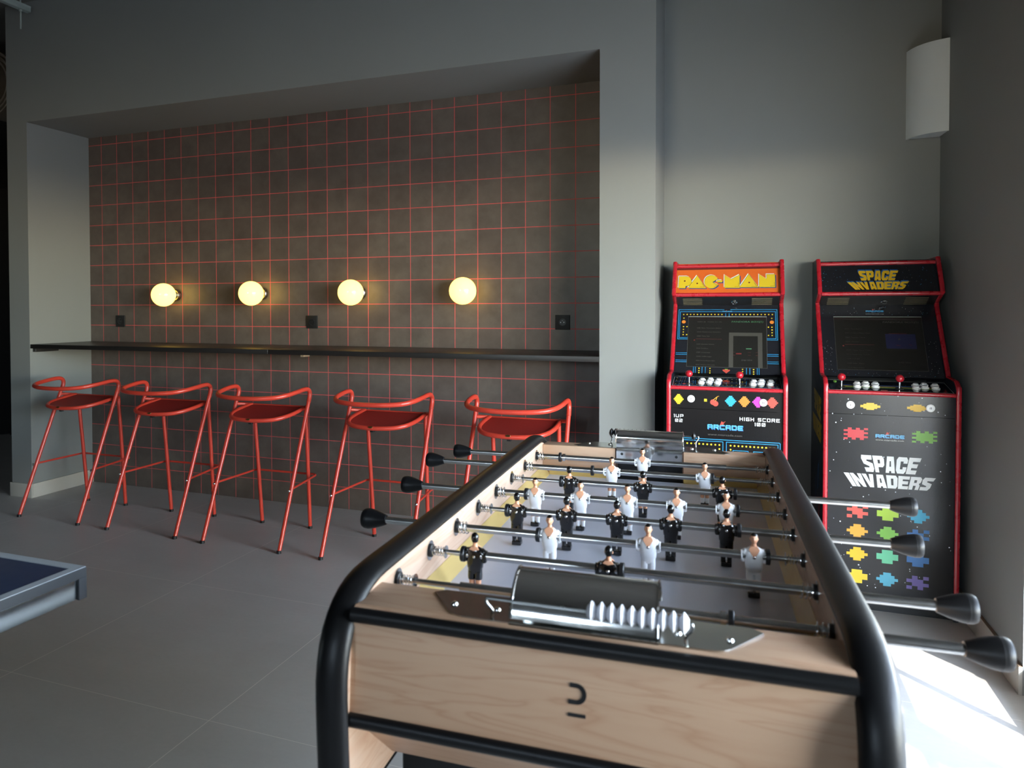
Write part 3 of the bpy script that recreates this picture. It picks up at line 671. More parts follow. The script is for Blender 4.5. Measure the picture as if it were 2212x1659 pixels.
class Art:
    """flat print on a plane of the cabinet: x across, t up the segment a->b (in metres)"""
    def __init__(s, b, a, c):
        s.b = b; s.o = Vector((0, a[0], a[1])); d = Vector((0, c[0] - a[0], c[1] - a[1])); s.L = d.length; s.ey = d.normalized(); s.c = 0
    def fr(s, k=0): 
        n = Vector((1, 0, 0)).cross(s.ey); return (s.o + n * (.0003 + .0004 * k), Vector((1, 0, 0)), s.ey)
    def poly(s, pts, mat, k=0):
        f = s.fr(k); s.c = (s.c + 1) % 90; n = Vector(f[1]).cross(Vector(f[2]))
        s.b.prism(pts, (f[0] + n * (s.c * 3e-6), f[1], f[2]), .0003, mat)
    def rect(s, x0, t0, x1, t1, mat, k=0): s.poly([(x0, t0), (x1, t0), (x1, t1), (x0, t1)], mat, k)
    def disc(s, x, t, r, mat, k=0, n=20, sx=1): s.poly([(x + r * sx * math.cos(2 * PI * i / n), t + r * math.sin(2 * PI * i / n)) for i in range(n)], mat, k)
    def line(s, pts, w, mat, k=0):
        for p, q in zip(pts, pts[1:]):
            dx, dy = q[0] - p[0], q[1] - p[1]; L = math.hypot(dx, dy)
            if L < 1e-7: continue
            nx, ny = -dy / L * w / 2, dx / L * w / 2; ex, ey = dx / L * w / 2, dy / L * w / 2
            s.poly([(p[0] - ex + nx, p[1] - ey + ny), (p[0] - ex - nx, p[1] - ey - ny), (q[0] + ex - nx, q[1] + ey - ny), (q[0] + ex + nx, q[1] + ey + ny)], mat, k)
    def glyphs(s, txt, x0, x1, t0, t1, w, mat, k=0, gap=.22, slant=0):
        n = sum(.5 if c in ' .' else (.3 if c in '1I' else 1) for c in txt) + gap * (len(txt) - 1); cw = (x1 - x0) / n; x = x0; h = t1 - t0
        for c in txt:
            ww = cw * (.5 if c in ' .' else (.3 if c in '1I' else 1))
            for st in GL.get(c, []):
                s.line([(x + w / 2 + (ww - w) * p[0] + slant * h * p[1], t0 + w / 2 + (h - w) * p[1]) for p in st], w, mat, k)
            x += ww + cw * gap
    def text(s, txt, x0, x1, t0, t1, mat, k=0, bold=0, shear=0):
        cu = bpy.data.curves.new('text', 'FONT'); cu.body = txt; cu.size = 1; cu.resolution_u = 2; cu.offset = bold; cu.shear = shear; cu.fill_mode = 'FRONT' if hasattr(cu, 'fill_mode') else cu.fill_mode
        ob = bpy.data.objects.new('text', cu); C.objects.link(ob)
        dg = bpy.context.evaluated_depsgraph_get(); me = ob.evaluated_get(dg).to_mesh()
        vs = [v.co.copy() for v in me.vertices]; fs = [tuple(p.vertices) for p in me.polygons]
        ob.evaluated_get(dg).to_mesh_clear(); bpy.data.objects.remove(ob); bpy.data.curves.remove(cu)
        if not vs: return
        a0 = min(v.x for v in vs); a1 = max(v.x for v in vs); b0 = min(v.y for v in vs); b1 = max(v.y for v in vs)
        o, ex, ey = s.fr(k); n = ex.cross(ey)
        s.b.add([o + n * .0003 + ex * (x0 + (v.x - a0) / (a1 - a0) * (x1 - x0)) + ey * (t0 + (v.y - b0) / (b1 - b0) * (t1 - t0)) for v in vs], fs, mat)
GL = {'H': [[(0, 0), (0, 1)], [(1, 0), (1, 1)], [(0, .5), (1, .5)]], 'I': [[(.5, 0), (.5, 1)]], 'G': [[(1, 1), (.1, 1), (0, .9), (0, .1), (.1, 0), (1, 0), (1, .5), (.5, .5)]],
      'S': [[(1, 1), (.1, 1), (0, .9), (0, .6), (.1, .5), (.9, .5), (1, .4), (1, .1), (.9, 0), (0, 0)]], 'C': [[(1, 1), (.1, 1), (0, .9), (0, .1), (.1, 0), (1, 0)]],
      'O': [[(.1, 0), (0, .1), (0, .9), (.1, 1), (.9, 1), (1, .9), (1, .1), (.9, 0), (.1, 0)]], 'R': [[(0, 0), (0, 1), (.9, 1), (1, .9), (1, .6), (.9, .45), (.2, .45)], [(.5, .45), (1, 0)]],
      'E': [[(1, 1), (.1, 1), (0, .9), (0, .1), (.1, 0), (1, 0)], [(0, .5), (.9, .5)]], '1': [[(0, 1), (1, 1), (1, 0)]], '0': [[(.1, 0), (0, .1), (0, .9), (.1, 1), (.9, 1), (1, .9), (1, .1), (.9, 0), (.1, 0)], [(.35, .35), (.65, .65)]],
      '2': [[(0, 1), (.9, 1), (1, .9), (1, .6), (.9, .5), (.1, .5), (0, .4), (0, 0), (1, 0)]], 'U': [[(0, 1), (0, .1), (.1, 0), (.9, 0), (1, .1), (1, 1)]], 'P': [[(0, 0), (0, 1), (.9, 1), (1, .9), (1, .5), (.9, .4), (.2, .4)]],
      'A': [[(0, 0), (0, .9), (.1, 1), (.9, 1), (1, .9), (1, 0)], [(0, .42), (1, .42)]], 'D': [[(0, 0), (0, 1), (.85, 1), (1, .85), (1, .15), (.85, 0), (0, 0)]]}
# heavy block letters for the tapering two-line title: polygons in a unit box
BL = {'S': [[(.12, 1), (1, 1), (.95, .74), (.46, .74), (.42, .66), (.96, .52), (1, .2), (.84, 0), (.06, 0), (.02, .26), (.54, .26), (.58, .34), (.08, .48), (0, .8)]],
      'P': [[(0, 0), (0, 1), (.40, 1), (.40, 0)], [(.38, .76), (.38, 1), (.85, 1), (1, .84), (1, .46), (.84, .32), (.38, .32), (.38, .54), (.62, .54), (.62, .76)]],
      'A': [[(0, 0), (.22, 1), (.48, 1), (.48, .72), (.44, .72), (.38, 0)], [(1, 0), (.80, 1), (.47, 1), (.47, .72), (.56, .72), (.60, 0)], [(.36, .12), (.36, .38), (.64, .38), (.64, .12)]],
      'C': [[(1, .62), (1, .84), (.85, 1), (.16, 1), (0, .82), (0, .18), (.16, 0), (.85, 0), (1, .16), (1, .40), (.64, .40), (.64, .26), (.38, .26), (.38, .74), (.64, .74), (.64, .62)]],
      'E': [[(0, 0), (0, 1), (1, 1), (1, .76), (.40, .76), (.40, .62), (.92, .62), (.92, .38), (.40, .38), (.40, .24), (1, .24), (1, 0)]],
      'I': [[(0, 0), (0, 1), (1, 1), (1, 0)]], 'N': [[(0, 0), (0, 1), (.34, 1), (.66, .48), (.66, 1), (1, 1), (1, 0), (.66, 0), (.34, .52), (.34, 0)]],
      'V': [[(0, 1), (.38, 1), (.50, .34), (.62, 1), (1, 1), (.72, 0), (.28, 0)]],
      'D': [[(0, 0), (0, 1), (.40, 1), (.40, 0)], [(.38, 1), (.84, 1), (1, .82), (1, .18), (.84, 0), (.38, 0), (.38, .24), (.62, .24), (.62, .76), (.38, .76)]],
      'R': [[(0, 0), (0, 1), (.38, 1), (.38, 0)], [(.36, .76), (.36, 1), (.85, 1), (1, .85), (1, .60), (.86, .47), (1, .34), (1, 0), (.64, 0), (.64, .32), (.36, .32), (.36, .54), (.62, .54), (.62, .76)]]}
def title(art, word, quad, mat, k, dx=0, dy=0):
    """letters of the word warped into quad TL, TR, BL, BR"""
    ws = [(.45 if c == 'I' else 1) for c in word]; tot = sum(ws) + .07 * (len(word) - 1); x = 0
    TL, TR, BLq, BR = quad
    for c, w_ in zip(word, ws):
        for pg in BL[c]:
            pts = []
            for px, py in pg:
                u = (x + px * w_) / tot
                tx = TL[0] + (TR[0] - TL[0]) * u, TL[1] + (TR[1] - TL[1]) * u; bx = BLq[0] + (BR[0] - BLq[0]) * u, BLq[1] + (BR[1] - BLq[1]) * u
                pts.append((bx[0] + (tx[0] - bx[0]) * py + dx, bx[1] + (tx[1] - bx[1]) * py + dy))
            art.poly(pts, mat, k)
        x += w_ + .07
def maker_logo(art, x0, x1, t0, t1, k=0, site=None):
    """small maker's logo: red script over chrome-blue capitals, web address below"""
    h = t1 - t0; w = (x1 - x0)
    art.glyphs('ARCADE', x0 + .002, x1 + .001, t0 - h * .12, t1 - h * .12, h * .27, 'a_navy', k, .16)
    art.glyphs('ARCADE', x0, x1, t0, t1, h * .27, 'a_blue', k + 1, .16)
    art.glyphs('ARCADE', x0 + h * .05, x1 - h * .05, t0 + h * .05, t1 - h * .05, h * .12, 'a_ltblue', k + 2, .19)
    xm = x0 + w * .36; hh = h * .62
    for a, c in (((0, -.2), (.55, 1.15)), ((.2, 0), (.75, .95)), ((.75, .95), (.62, 0)), ((.62, 0), (1.05, .9)), ((1.05, .9), (.98, .05)), ((.98, .05), (1.35, .65)), ((1.35, .85), (1.75, 1.1))):
        art.line([(xm + a[0] * hh * .9, t1 + a[1] * hh), (xm + c[0] * hh * .9, t1 + c[1] * hh)], h * .09, 'a_coral', k + 3)
    if site: art.text('www.miarcade.com', site[0], site[1], site[2], site[3], site[4] if len(site) > 4 else 'a_grey', k)
def lozenge(art, x, t, w, h, mat, k=0, n=5, flip=False):
    """plain stepped block shape"""
    for i in range(n):
        f = 1 - abs(i - (n - 1) / 2) / (n / 2) * .8
        ww = w * f / 2; tt = t - h / 2 + h * i / n
        art.rect(x - ww, tt, x + ww, tt + h / n + .0002, mat, k)
def plus(art, x, t, w, h, mat, k=0):
    art.poly([(x + px * w, t + py * h) for px, py in ((-.5, -.22), (-.25, -.22), (-.25, -.5), (.25, -.5), (.25, -.22), (.5, -.22), (.5, .22), (.25, .22), (.25, .5), (-.25, .5), (-.25, .22), (-.5, .22))], mat, k)
def checker(art, x, t, w, h, mat, k=0, n=4):
    for i in range(n):
        for j in range(n):
            if (i + j) % 2 == 0 or 0 < i < n - 1 and 0 < j < n - 1: art.rect(x - w / 2 + w * i / n, t - h / 2 + h * j / n, x - w / 2 + w * (i + 1) / n, t - h / 2 + h * (j + 1) / n, mat, k)

def cabinet(loc, kind):
    R = empty('arcade_cabinet', loc); pac = kind == 'maze'
    B, K, Cc, D, E_, F_ = (PF[q] for q in ('B', 'K', 'Cc', 'D', 'E', 'F'))
    dp = .525
    front = [(.004, .03), (.002, .30), (0, .60)] + [(-.001, .93), (.001, .968), (.010, .987), (.03, .996)]
    front = [(0, .03), (-.004, .60), (-.006, .945), (.000, .975), (.018, .992), (.045, 1.004), (.145, 1.010), (.158, 1.018), (.167, 1.032), (.36, 1.318), (.365, 1.332), (.358, 1.344), (.276, 1.378), (.268, 1.386), (.266, 1.396), (.345, 1.535), (.352, 1.541), (.365, 1.543)]
    outl = front + [(dp, 1.543), (dp, .0), (.0, .0)]
    for s, x in ((0, 0), (1, W_ - TS)):
        b = MB(); b.prism(outl, ((x, 0, 0), (0, 1, 0), (0, 0, 1)), TS, 'a_side')
        if not pac and s == 0:
            ar = Art(b, (0, 0), (0, 1)); ar.o = Vector((0, 0, 0)); ar.ey = Vector((0, 0, 1))
            ar.fr = lambda k=0: (Vector((-.0003 - .0003 * k, 0, 0)), Vector((0, -1, 0)), Vector((0, 0, 1)))
            title(ar, 'SPACE', ((-.40, .925), (-.08, .905), (-.37, .83), (-.10, .80)), 'a_gold', 0)
            title(ar, 'INVADERS', ((-.45, .80), (-.055, .790), (-.40, .72), (-.09, .700)), 'a_gold', 0)
            for i, (a, c, m_) in enumerate([(-.2, .58, 'a_azure'), (-.3, .50, 'a_dkblue'), (-.16, .40, 'a_coral'), (-.24, .33, 'a_dimred'), (-.12, .26, 'a_coral')]):
                ar.poly([(a, c), (a + .05, c + .03), (a + .02, c - .10), (a - .02, c - .12)], m_)
        b.build('side_panel', R)
        b = MB(); pth = smooth([(x + TS / 2, y, z) for y, z in front], 4) + [Vector((x + TS / 2, dp, 1.543))]
        b.tube(pth, .0065, 'a_tmold', 10, rx=.0098, up=(1, 0, 0)); b.build('edge_trim', R)
    x0, x1 = TS, W_ - TS
    # body
    b = MB(); b.box((x0, .02, .0), (x1, .5, .05), 'a_black'); b.box((x0, .50, .05), (x1, .52, 1.52), 'a_black'); b.box((x0, F_[0], 1.515), (x1, .52, 1.533), 'a_black'); b.build('carcass', R)
    # front panel (lower) with its print
    b = MB(); b.box((x0, .004, .045), (x1, .02, .8515), 'a_stars' if not pac else 'a_panel'); b.box((x0, .0035, .853), (x1, .02, .940), 'a_stars' if not pac else 'a_panel')
    ar = Art(b, (.0035, 0), (.0035, 1)); 
    if pac:
        # plain stand-ins in the places and colours of the printed figures
        lozenge(ar, .053, .894, .044, .046, 'a_yellow', 0, 7); ar.rect(.165, .8875, .1775, .9, 'a_yellow')
        ar.disc(.2035, .886, .0125, 'a_coral'); ar.disc(.2145, .880, .0125, 'a_coral', 1); ar.line([(.205, .897), (.222, .912)], .0025, 'a_amber'); ar.line([(.214, .891), (.222, .912), (.228, .914)], .0025, 'a_amber', 1)
        for x, m_ in ((.2787, 'a_sky'), (.3367, 'a_orange2'), (.394, 'a_pink'), (.452, 'a_coral')): lozenge(ar, x, .894, .048, .047, m_, 0, 7)
        ar.glyphs('1UP', .0316, .0745, .8095, .8245, .0032, 'a_white', 0, .28); ar.glyphs('02', .0375, .0705, .788, .803, .0032, 'a_white', 0, .28)
        ar.glyphs('HIGH SCORE', .317, .4835, .8075, .8235, .0034, 'a_white', 0, .28); ar.glyphs('100', .380, .425, .7865, .802, .0034, 'a_white', 0, .28)
        maker_logo(ar, .180, .332, .7630, .785, 0, (.181, .328, .7345, .7435))
        # plain blue double lines and dots over the lower panel
        z1 = .7165
        for xa, xb in ((.03, .486),): 
            ar.line([(xa, .30), (xa, z1 - .004), (xa + .004, z1), (xb - .004, z1), (xb, z1 - .004), (xb, .30)], .0032, 'a_blue')
        for xa, xb in ((.038, .247), (.262, .477)):
            ar.line([(xa, .30), (xa, z1 - .009), (xb, z1 - .009), (xb, .30)], .0028, 'a_blue')
            for i in range(9 if xa < .2 else 12):
                x = (.232 - .0175 * i) if xa < .2 else (.280 + .0165 * i)
                if xa + .01 < x < xb - .006: ar.disc(x, z1 - .024, .0042, 'a_yellow', 1, 8)
            for j in range(3): ar.disc(xb - .015 if xa < .2 else xa + .018, z1 - .042 - .018 * j, .0042, 'a_yellow', 1, 8)
            for q in (.28, .68):
                xc = xa + (xb - xa) * q; ar.line([(xc - .032, z1 - .085), (xc - .032, z1 - .045), (xc + .032, z1 - .045), (xc + .032, z1 - .085), (xc - .032, z1 - .085)], .0026, 'a_blue', 1)
    else:
        for x in (.1826, .3586): lozenge(ar, x, .889, .088, .030, 'a_gold', 0, 6)
        checker(ar, .128, .768, .094, .052, 'a_red', 0, 6); checker(ar, .386, .768, .092, .050, 'a_green', 0, 6)
        maker_logo(ar, .203, .312, .7560, .7710, 0, (.204, .310, .7435, .7500, 'a_cream'))
        title(ar, 'SPACE', ((.144, .6775), (.376, .678), (.168, .606), (.353, .6075)), 'a_white', 0)
        title(ar, 'INVADERS', ((.082, .596), (.4285, .5975), (.118, .539), (.402, .543)), 'a_white', 0)
        cols = [['a_coral', 'a_amber', 'a_gold', 'a_yellow'], ['a_lime', 'a_green', 'a_mint', 'a_teal'], ['a_sky', 'a_azure', 'a_azure', 'a_purple']]
        shp = [[checker, lozenge, lozenge, plus], [plus, lozenge, plus, lozenge], [lozenge, checker, plus, checker]]
        for i, x in enumerate((.137, .2525, .366)):
            for j, t in enumerate((.430, .345, .2445, .147)): shp[i][j](ar, x, t, .082, .058, cols[i][j], 0)
    b.build('front_panel', R)
    # red bars across
    def bar(y, z, nm='red_bar', r=.0085):
        b = MB(); b.tube([(x0, y, z), (x1, y, z)], r, 'a_tmold', 12, rx=r * .8, up=(0, 1, 0)); b.build(nm, R)
    bar(.003, .9475); bar(F_[0] - .004, 1.524, r=.0095); bar(E_[0] + .004, 1.379, r=.0095)
    # control panel with joysticks and buttons
    A_, B2 = (.004, .955), (.165, .985)
    b = MB(); b.prism([(.004, .955), (.165, .985), (.165, .970), (.004, .940)], ((x0, 0, 0), (0, 1, 0), (0, 0, 1)), x1 - x0, 'a_plex')
    ar = Art(b, A_, B2); L = ar.L
    if pac:
        for i in range(4): 
            xx = .05 + i * .011; ar.line([(xx, .01), (xx + .004, .15)], .0016, 'a_dkblue')
        for xx in (.09, .105, .2, .24, .26, .36, .46, .47): ar.line([(xx, .02), (xx, .14)], .0016, 'a_dkblue')
        for t in (.02, .075, .14): ar.line([(.03, t), (.485, t)], .0014, 'a_dkblue')
        for i in range(24):
            for t in (.030, .09, .130): ar.rect(.035 + i * .019, t, .0385 + i * .019, t + .0045, 'a_yellow', 1)
        lozenge(ar, .257, .10, .034, .03, 'a_coral', 2, 5); lozenge(ar, .075, .035, .02, .012, 'a_coral', 2, 3); lozenge(ar, .455, .03, .02, .012, 'a_coral', 2, 3)
    else:
        ar.line([(.085, .085), (.40, .085)], .008, 'a_navy'); ar.line([(.085, .068), (.43, .068)], .004, 'a_gold'); ar.line([(.085, .055), (.43, .055)], .004, 'a_green'); ar.rect(.225, .01, .25, .018, 'a_coral')
    ar.line([(.024, .003), (x1 - .006, .003), (x1 - .006, L - .003), (.024, L - .003), (.024, .003)], .0012, 'a_cream', 2)
    b.build('control_panel', R)
    n = Vector((0, -(B2[1] - A_[1]), B2[0] - A_[0])).normalized(); ey = Vector((0, B2[0] - A_[0], B2[1] - A_[1])).normalized()
    def at(x, t, h=0): return Vector((x, A_[0], A_[1])) + ey * t + n * h
    for x in ((.096, .3165) if pac else (.0765, .301)):
        j = empty('joystick', at(x, .050)); j.parent = R
        b = MB(); b.lathe([(.017, .0004), (.016, .002), (0, .002)], (0, 0, 0), n, 'black', 24); b.build('dust_washer', j)
        b = MB(); b.tube([n * .001, n * .040], .0040, 'chrome', 12); b.build('shaft', j)
        b = MB(); b.sphere(n * .046, .0165, 'a_tmold', 24, 16); b.build('ball_top', j)
    bx = ((.149, .185, .221), (.373, .407, .446)) if pac else ((.140, .175, .212), (.366, .400, .439))
    for g_ in bx:
        for x, dt in zip(g_, (0, .011, .004)):
            for t in (.058, .098):
                b = MB(); b.lathe([(.0158, .0004), (.0158, .0045), (.0140, .0062), (.0122, .0062), (.0120, .0050), (.0112, .0050), (.0110, .0100), (.0095, .0118), (0, .0122)], at(x + (t - .058) * .12, t + dt), n, 'shirt_w', 24); b.build('button', R)
    if not pac:
        b = MB(); b.lathe([(.007, .0004), (.007, .003), (.005, .0045), (0, .005)], at(.0605, .135), n, 'a_green', 16); b.build('coin_button', R)
    for x, z, q in ((.1079, .898, 1), (.4155, .893, 2)) if pac else ((.1063, .8925, 1), (.4060, .8918, 2)):
        b = MB(); o = (x, .0032, z); b.lathe([(.0165, .0003), (.0168, .003), (.0150, .0052), (.0118, .0052), (.0114, .0042), (.0105, .0042), (.0100, .0068), (0, .0072)], o, (0, -1, 0), 'shirt_w', 28)
        a2 = Art(b, (-.0040, 0), (-.0040, 1))
        for dx in ((0,) if q == 1 else (-.0026, .0026)): a2.disc(x + dx, z + .0034, .0013, 'a_black', 0, 8); a2.rect(x + dx - .0010, z - .0045, x + dx + .0010, z + .0022, 'a_black')
        b.build('start_button', R)
    # screen surround, screen
    b = MB(); nn = Vector((0, -(D[1] - Cc[1]), D[0] - Cc[0])).normalized(); nn2 = (nn.y, nn.z)
    b.prism([Cc, D, (D[0] - nn2[0] * .012, D[1] - nn2[1] * .012), (Cc[0] - nn2[0] * .012, Cc[1] - nn2[1] * .012)], ((x0, 0, 0), (0, 1, 0), (0, 0, 1)), x1 - x0, 'a_bezel')
    ar = Art(b, Cc, D); L = ar.L
    if pac:
        T = lambda q: q * L
        ar.line([(.243, T(.93)), (.028, T(.93)), (.028, T(.485)), (.076, T(.485))], .003, 'a_blue'); ar.line([(.243, T(.90)), (.035, T(.90)), (.035, T(.505)), (.076, T(.505))], .003, 'a_blue')
        ar.line([(.275, T(.93)), (.486, T(.93)), (.486, T(.485)), (.437, T(.485))], .003, 'a_blue'); ar.line([(.275, T(.90)), (.479, T(.90)), (.479, T(.505)), (.437, T(.505))], .003, 'a_blue')
        for i in range(12): ar.disc(.0515 + i * .0166, T(.856), .0035, 'a_yellow', 0, 8); ar.disc(.2825 + i * .0166, T(.856), .0035, 'a_yellow', 0, 8)
        for xx in (.0535, .462):
            for q in (.80, .67, .63, .59, .55): ar.disc(xx, T(q), .0034, 'a_yellow', 0, 8)
            ar.disc(xx, T(.742), .0095, 'a_orange2', 1, 14)
        for q in (.67, .55): ar.disc(.070, T(q), .0034, 'a_yellow', 0, 8); ar.disc(.446, T(q), .0034, 'a_yellow', 0, 8)
        for q in (.27, .165):
            for xa, xb in ((.024, .077), (.436, .487)): ar.line([(xa, T(q) - .0045), (xb, T(q) - .0045)], .0026, 'a_blue'); ar.line([(xa, T(q) + .0045), (xb, T(q) + .0045)], .0026, 'a_blue')
        for xx in (.108, .117, .148, .163, .347, .362, .394, .402): ar.line([(xx, T(.0)), (xx, T(.083))], .0024, 'a_blue')
        for xx in (.134, .184, .330, .3785):
            for q in (.066, .034, .004): ar.disc(xx, T(q), .0034, 'a_yellow', 0, 8)
        for xx in (.2515, .2675): ar.line([(xx, T(.825)), (xx, T(.87))], .003, 'a_blue')
        ar.poly([(.240, T(.045)), (.243, T(.055)), (.272, T(.055)), (.275, T(.045)), (.2575, T(.002))], 'a_coral', 1); ar.rect(.251, T(.055), .264, T(.066), 'a_green', 1)
        maker_logo(ar, .236, .281, T(.893), T(.908), 1)
        tx, gx = .105, .27
    else:
        maker_logo(ar, .214, .288, T_ := L * .893, L * .915, 0, (.212, .288, L * .860, L * .870, 'a_cream'))
        random.seed(5)
        for i in range(70): ar.disc(random.uniform(.03, .48), random.choice([random.uniform(0, .07), random.uniform(.84, .97)]) * L, random.uniform(.0006, .0013), random.choice(['a_cream', 'a_teal']), 0, 6)
        for i in range(40): ar.disc(random.choice([random.uniform(.025, .062), random.uniform(.445, .49)]), random.uniform(.07, .5) * L, random.uniform(.0006, .0014), 'a_cream', 0, 6)
    b.build('screen_surround', R)
    b = MB(); ar = Art(b, Cc, D); ar.rect(.0757, .087 * L, .4380, .817 * L, 'a_screen', 1)
    for pts in ([(.0757, .087 * L), (.0757, .818 * L), (.438, .818 * L)], [(.438, .818 * L), (.438, .087 * L), (.0757, .087 * L)]): ar.line(pts, .0014, 'a_dim' if not pac else 'a_grey', 2)
    ar.line([(.0757, .822 * L), (.438, .822 * L)], .0022, 'a_cream', 2)
    d1 = 'a_dim' if pac else 'a_dimtxt2'
    if 'a_dimtxt2' not in M: M['a_dimtxt2'] = plain('a_dimtxt2', (44, 42, 38), .4)
    ar.text('PANDORA BOX(5)', .279, .424, .728 * L, .757 * L, 'a_dimgreen' if pac else 'a_dim', 3, .004, .15)
    ls = ['2581 Dear Tonosama Appare', '2582 Gouketsuji Ichizoku', '2583 Time Gal', None, '2585 Domino Switch', '2566 Bombers', '2587 Aristmess', '2588 Cliffhanger', '2589 Nova Zeque Den', '2570 Wuman Chouajin'] if pac else ['2561 Fire Barrel', '2562 Outzone Hyper Dyne', '2563 Thunder Force', '2564 Mission', None, '2566 Heavy Metal Rallyman', '2567 Dangerous Curves', '2568 Avenger', '2569 Solar Wars', '2570 Hyperdrome']
    for i, s_ in enumerate(ls):
        t = (.640 - i * .0595) * L
        if s_: ar.text(s_, .118, .118 + .0046 * len(s_), t, t + .0065, d1, 3)
        else: ar.disc(.108, t + .003, .004, 'a_dimred', 3, 8); ar.line([(.115, t + .010), (.235, t + .010)], .0012, 'a_dimred', 3)
    if pac:
        ar.text('TEMPO: 08    PAGINA: 257 / 282', .118, .234, .735 * L, .748 * L, d1, 3)
        ar.rect(.268, .09 * L, .418, .585 * L, 'a_dim', 3); ar.rect(.288, .09 * L, .398, .535 * L, 'a_screen', 4)
        for x, m_ in ((.290, 'a_dimred'), (.36, 'a_dimred'), (.395, 'a_dimred')): ar.line([(x - .006, .30 * L), (x + .006, .30 * L)], .001, m_, 5); ar.line([(x - .006, .26 * L), (x + .006, .26 * L)], .001, m_, 5)
        ar.rect(.300, .272 * L, .325, .29 * L, 'a_dimred', 5); ar.rect(.345, .345 * L, .37, .36 * L, 'a_dimgreen', 5)
    else:
        ar.rect(.284, .38 * L, .405, .58 * L, 'a_dimblue', 3); ar.line([(.30, .585 * L), (.37, .585 * L)], .0015, 'a_dimred', 4); ar.poly([(.333, .50 * L), (.345, .50 * L), (.339, .53 * L)], 'a_dim', 4)
        ar.line([(.325, .43 * L), (.34, .42 * L)], .002, 'a_dimred', 4); ar.line([(.375, .44 * L), (.385, .43 * L)], .002, 'a_dimred', 4)
    ar.text('Juego Libre', .325, .372, .178 * L, .203 * L, d1 if not pac else 'a_grey', 6)
    b.build('screen', R)
    # speaker panel, slots and speaker cone
    b = MB(); b.prism([D, E_, (E_[0] + .03, E_[1] + .008), (D[0] + .01, D[1] + .01)], ((x0, 0, 0), (0, 1, 0), (0, 0, 1)), x1 - x0, 'a_black')
    ar = Art(b, D, E_); L = ar.L
    for xa, sk in ((.050, 0), (.373, 0)):
        for i in range(5): ar.line([(xa, L * (.06 + i * .13)), (xa + .089, L * (.06 + i * .13))], .0028, 'a_slot')
    nn = Vector((1, 0, 0)).cross(ar.ey)
    b.lathe([(.0150, .0003), (.0155, .003), (.012, .004), (.010, .001), (0, .001)], ar.o + Vector((.290, 0, 0)) + ar.ey * L * .27, nn, 'chrome', 24)
    b.lathe([(.0095, .0012), (.0075, .006), (0, .009)], ar.o + Vector((.290, 0, 0)) + ar.ey * L * .27, nn, 'black', 20)
    b.build('speaker_panel', R)
    # marquee
    b = MB(); a, c = (E_[0] + .006, E_[1] + .004), (F_[0] + .006, F_[1] + .004); nn = ((c[1] - a[1]), -(c[0] - a[0])); 
    b.prism([a, c, (c[0] + .02, c[1] - .012), (a[0] + .02, a[1] - .0)], ((x0, 0, 0), (0, 1, 0), (0, 0, 1)), x1 - x0, 'a_orange' if pac else 'a_bezel')
    ar = Art(b, a, c); L = ar.L
    if pac:
        ar.rect(x0, L * .79, x1, L * .90, 'a_dimred', 0)
        sx = lambda x, y: (.0186 + (x - 258) / (2005 - 258) * (.4954 - .0186), L * (.032 + (583 - (y + (x - 245) * .0095) ) / 368 * .731))
        P = [(300, 312), (440, 310), (480, 325), (508, 352), (522, 390), (515, 430), (490, 460), (455, 473), (420, 475), (418, 512), (295, 512)]
        A1 = [(618, 298), (778, 510), (462, 510)]
        Cx = [(868 + 122 * math.cos(t), 405 - 110 * math.sin(t)) for t in [math.radians(d) for d in range(28, 336, 14)]] + [(985, 455), (882, 412)]
        Dh = [(965, 380), (1052, 380), (1052, 414), (965, 414)]
        Mm = [(1090, 290), (1205, 362), (1345, 290), (1345, 505), (1090, 505)]
        A2 = [(1497, 280), (1662, 497), (1345, 497)]
        Nn = [(1670, 285), (1792, 362), (1792, 285), (1930, 285), (1930, 495), (1668, 495)]
        for pg in (P, A1, Cx, Dh, Mm, A2, Nn):
            for dx, dy, m_, k in ((-15, -15, 'a_white', 1), (17, 12, 'a_navy', 1), (4, 3, 'a_black', 2), (-3, -4, 'a_black', 2), (0, 0, 'a_yellow', 3)):
                ar.poly([sx(x + dx, y + dy) for x, y in pg], m_, k)
        for x, y in ((402, 390), (622, 432), (1505, 420)): p = sx(x, y); ar.disc(p[0], p[1], .0042, 'a_dimred', 4)
        for l_ in ([(668, 493), (748, 493), (705, 430)], [(912, 492), (968, 460), (905, 430)], [(1260, 486), (1325, 486), (1325, 422)], [(1548, 484), (1632, 484), (1585, 422)], [(1848, 478), (1918, 478), (1918, 412)]): ar.line([sx(*p) for p in l_], .0011, 'a_black', 4)
    else:
        q1 = ((.1764, .673 * L), (.3446, .660 * L), (.1872, .361 * L), (.3249, .357 * L)); q2 = ((.1284, .313 * L), (.3834, .318 * L), (.1604, .077 * L), (.3571, .079 * L))
        title(ar, 'SPACE', q1, 'a_dkblue', 0, -.003, .008); title(ar, 'SPACE', q1, 'a_azure', 1, -.0015, .0045); title(ar, 'SPACE', q1, 'a_gold', 2)
        title(ar, 'INVADERS', q2, 'a_dkblue', 0, -.003, .007); title(ar, 'INVADERS', q2, 'a_azure', 1, -.0015, .004); title(ar, 'INVADERS', q2, 'a_gold', 2)
        random.seed(11)
        for i in range(60):
            x = random.choice([random.uniform(.025, .14), random.uniform(.36, .49)]); ar.disc(x, random.uniform(.05, .76) * L, random.uniform(.0006, .0016), random.choice(['a_azure', 'a_sky', 'a_grey']), 0, 6)
    b.build('marquee', R)
    return R
tag(cabinet((-.302, 3.40, 0), 'maze'), 'red edged arcade cabinet with orange marquee lettered PAC-MAN', 'arcade machine', 'arcade cabinets')
tag(cabinet((.360, 3.455, 0), 'stars'), 'red edged arcade cabinet with starry front lettered SPACE INVADERS', 'arcade machine', 'arcade cabinets')

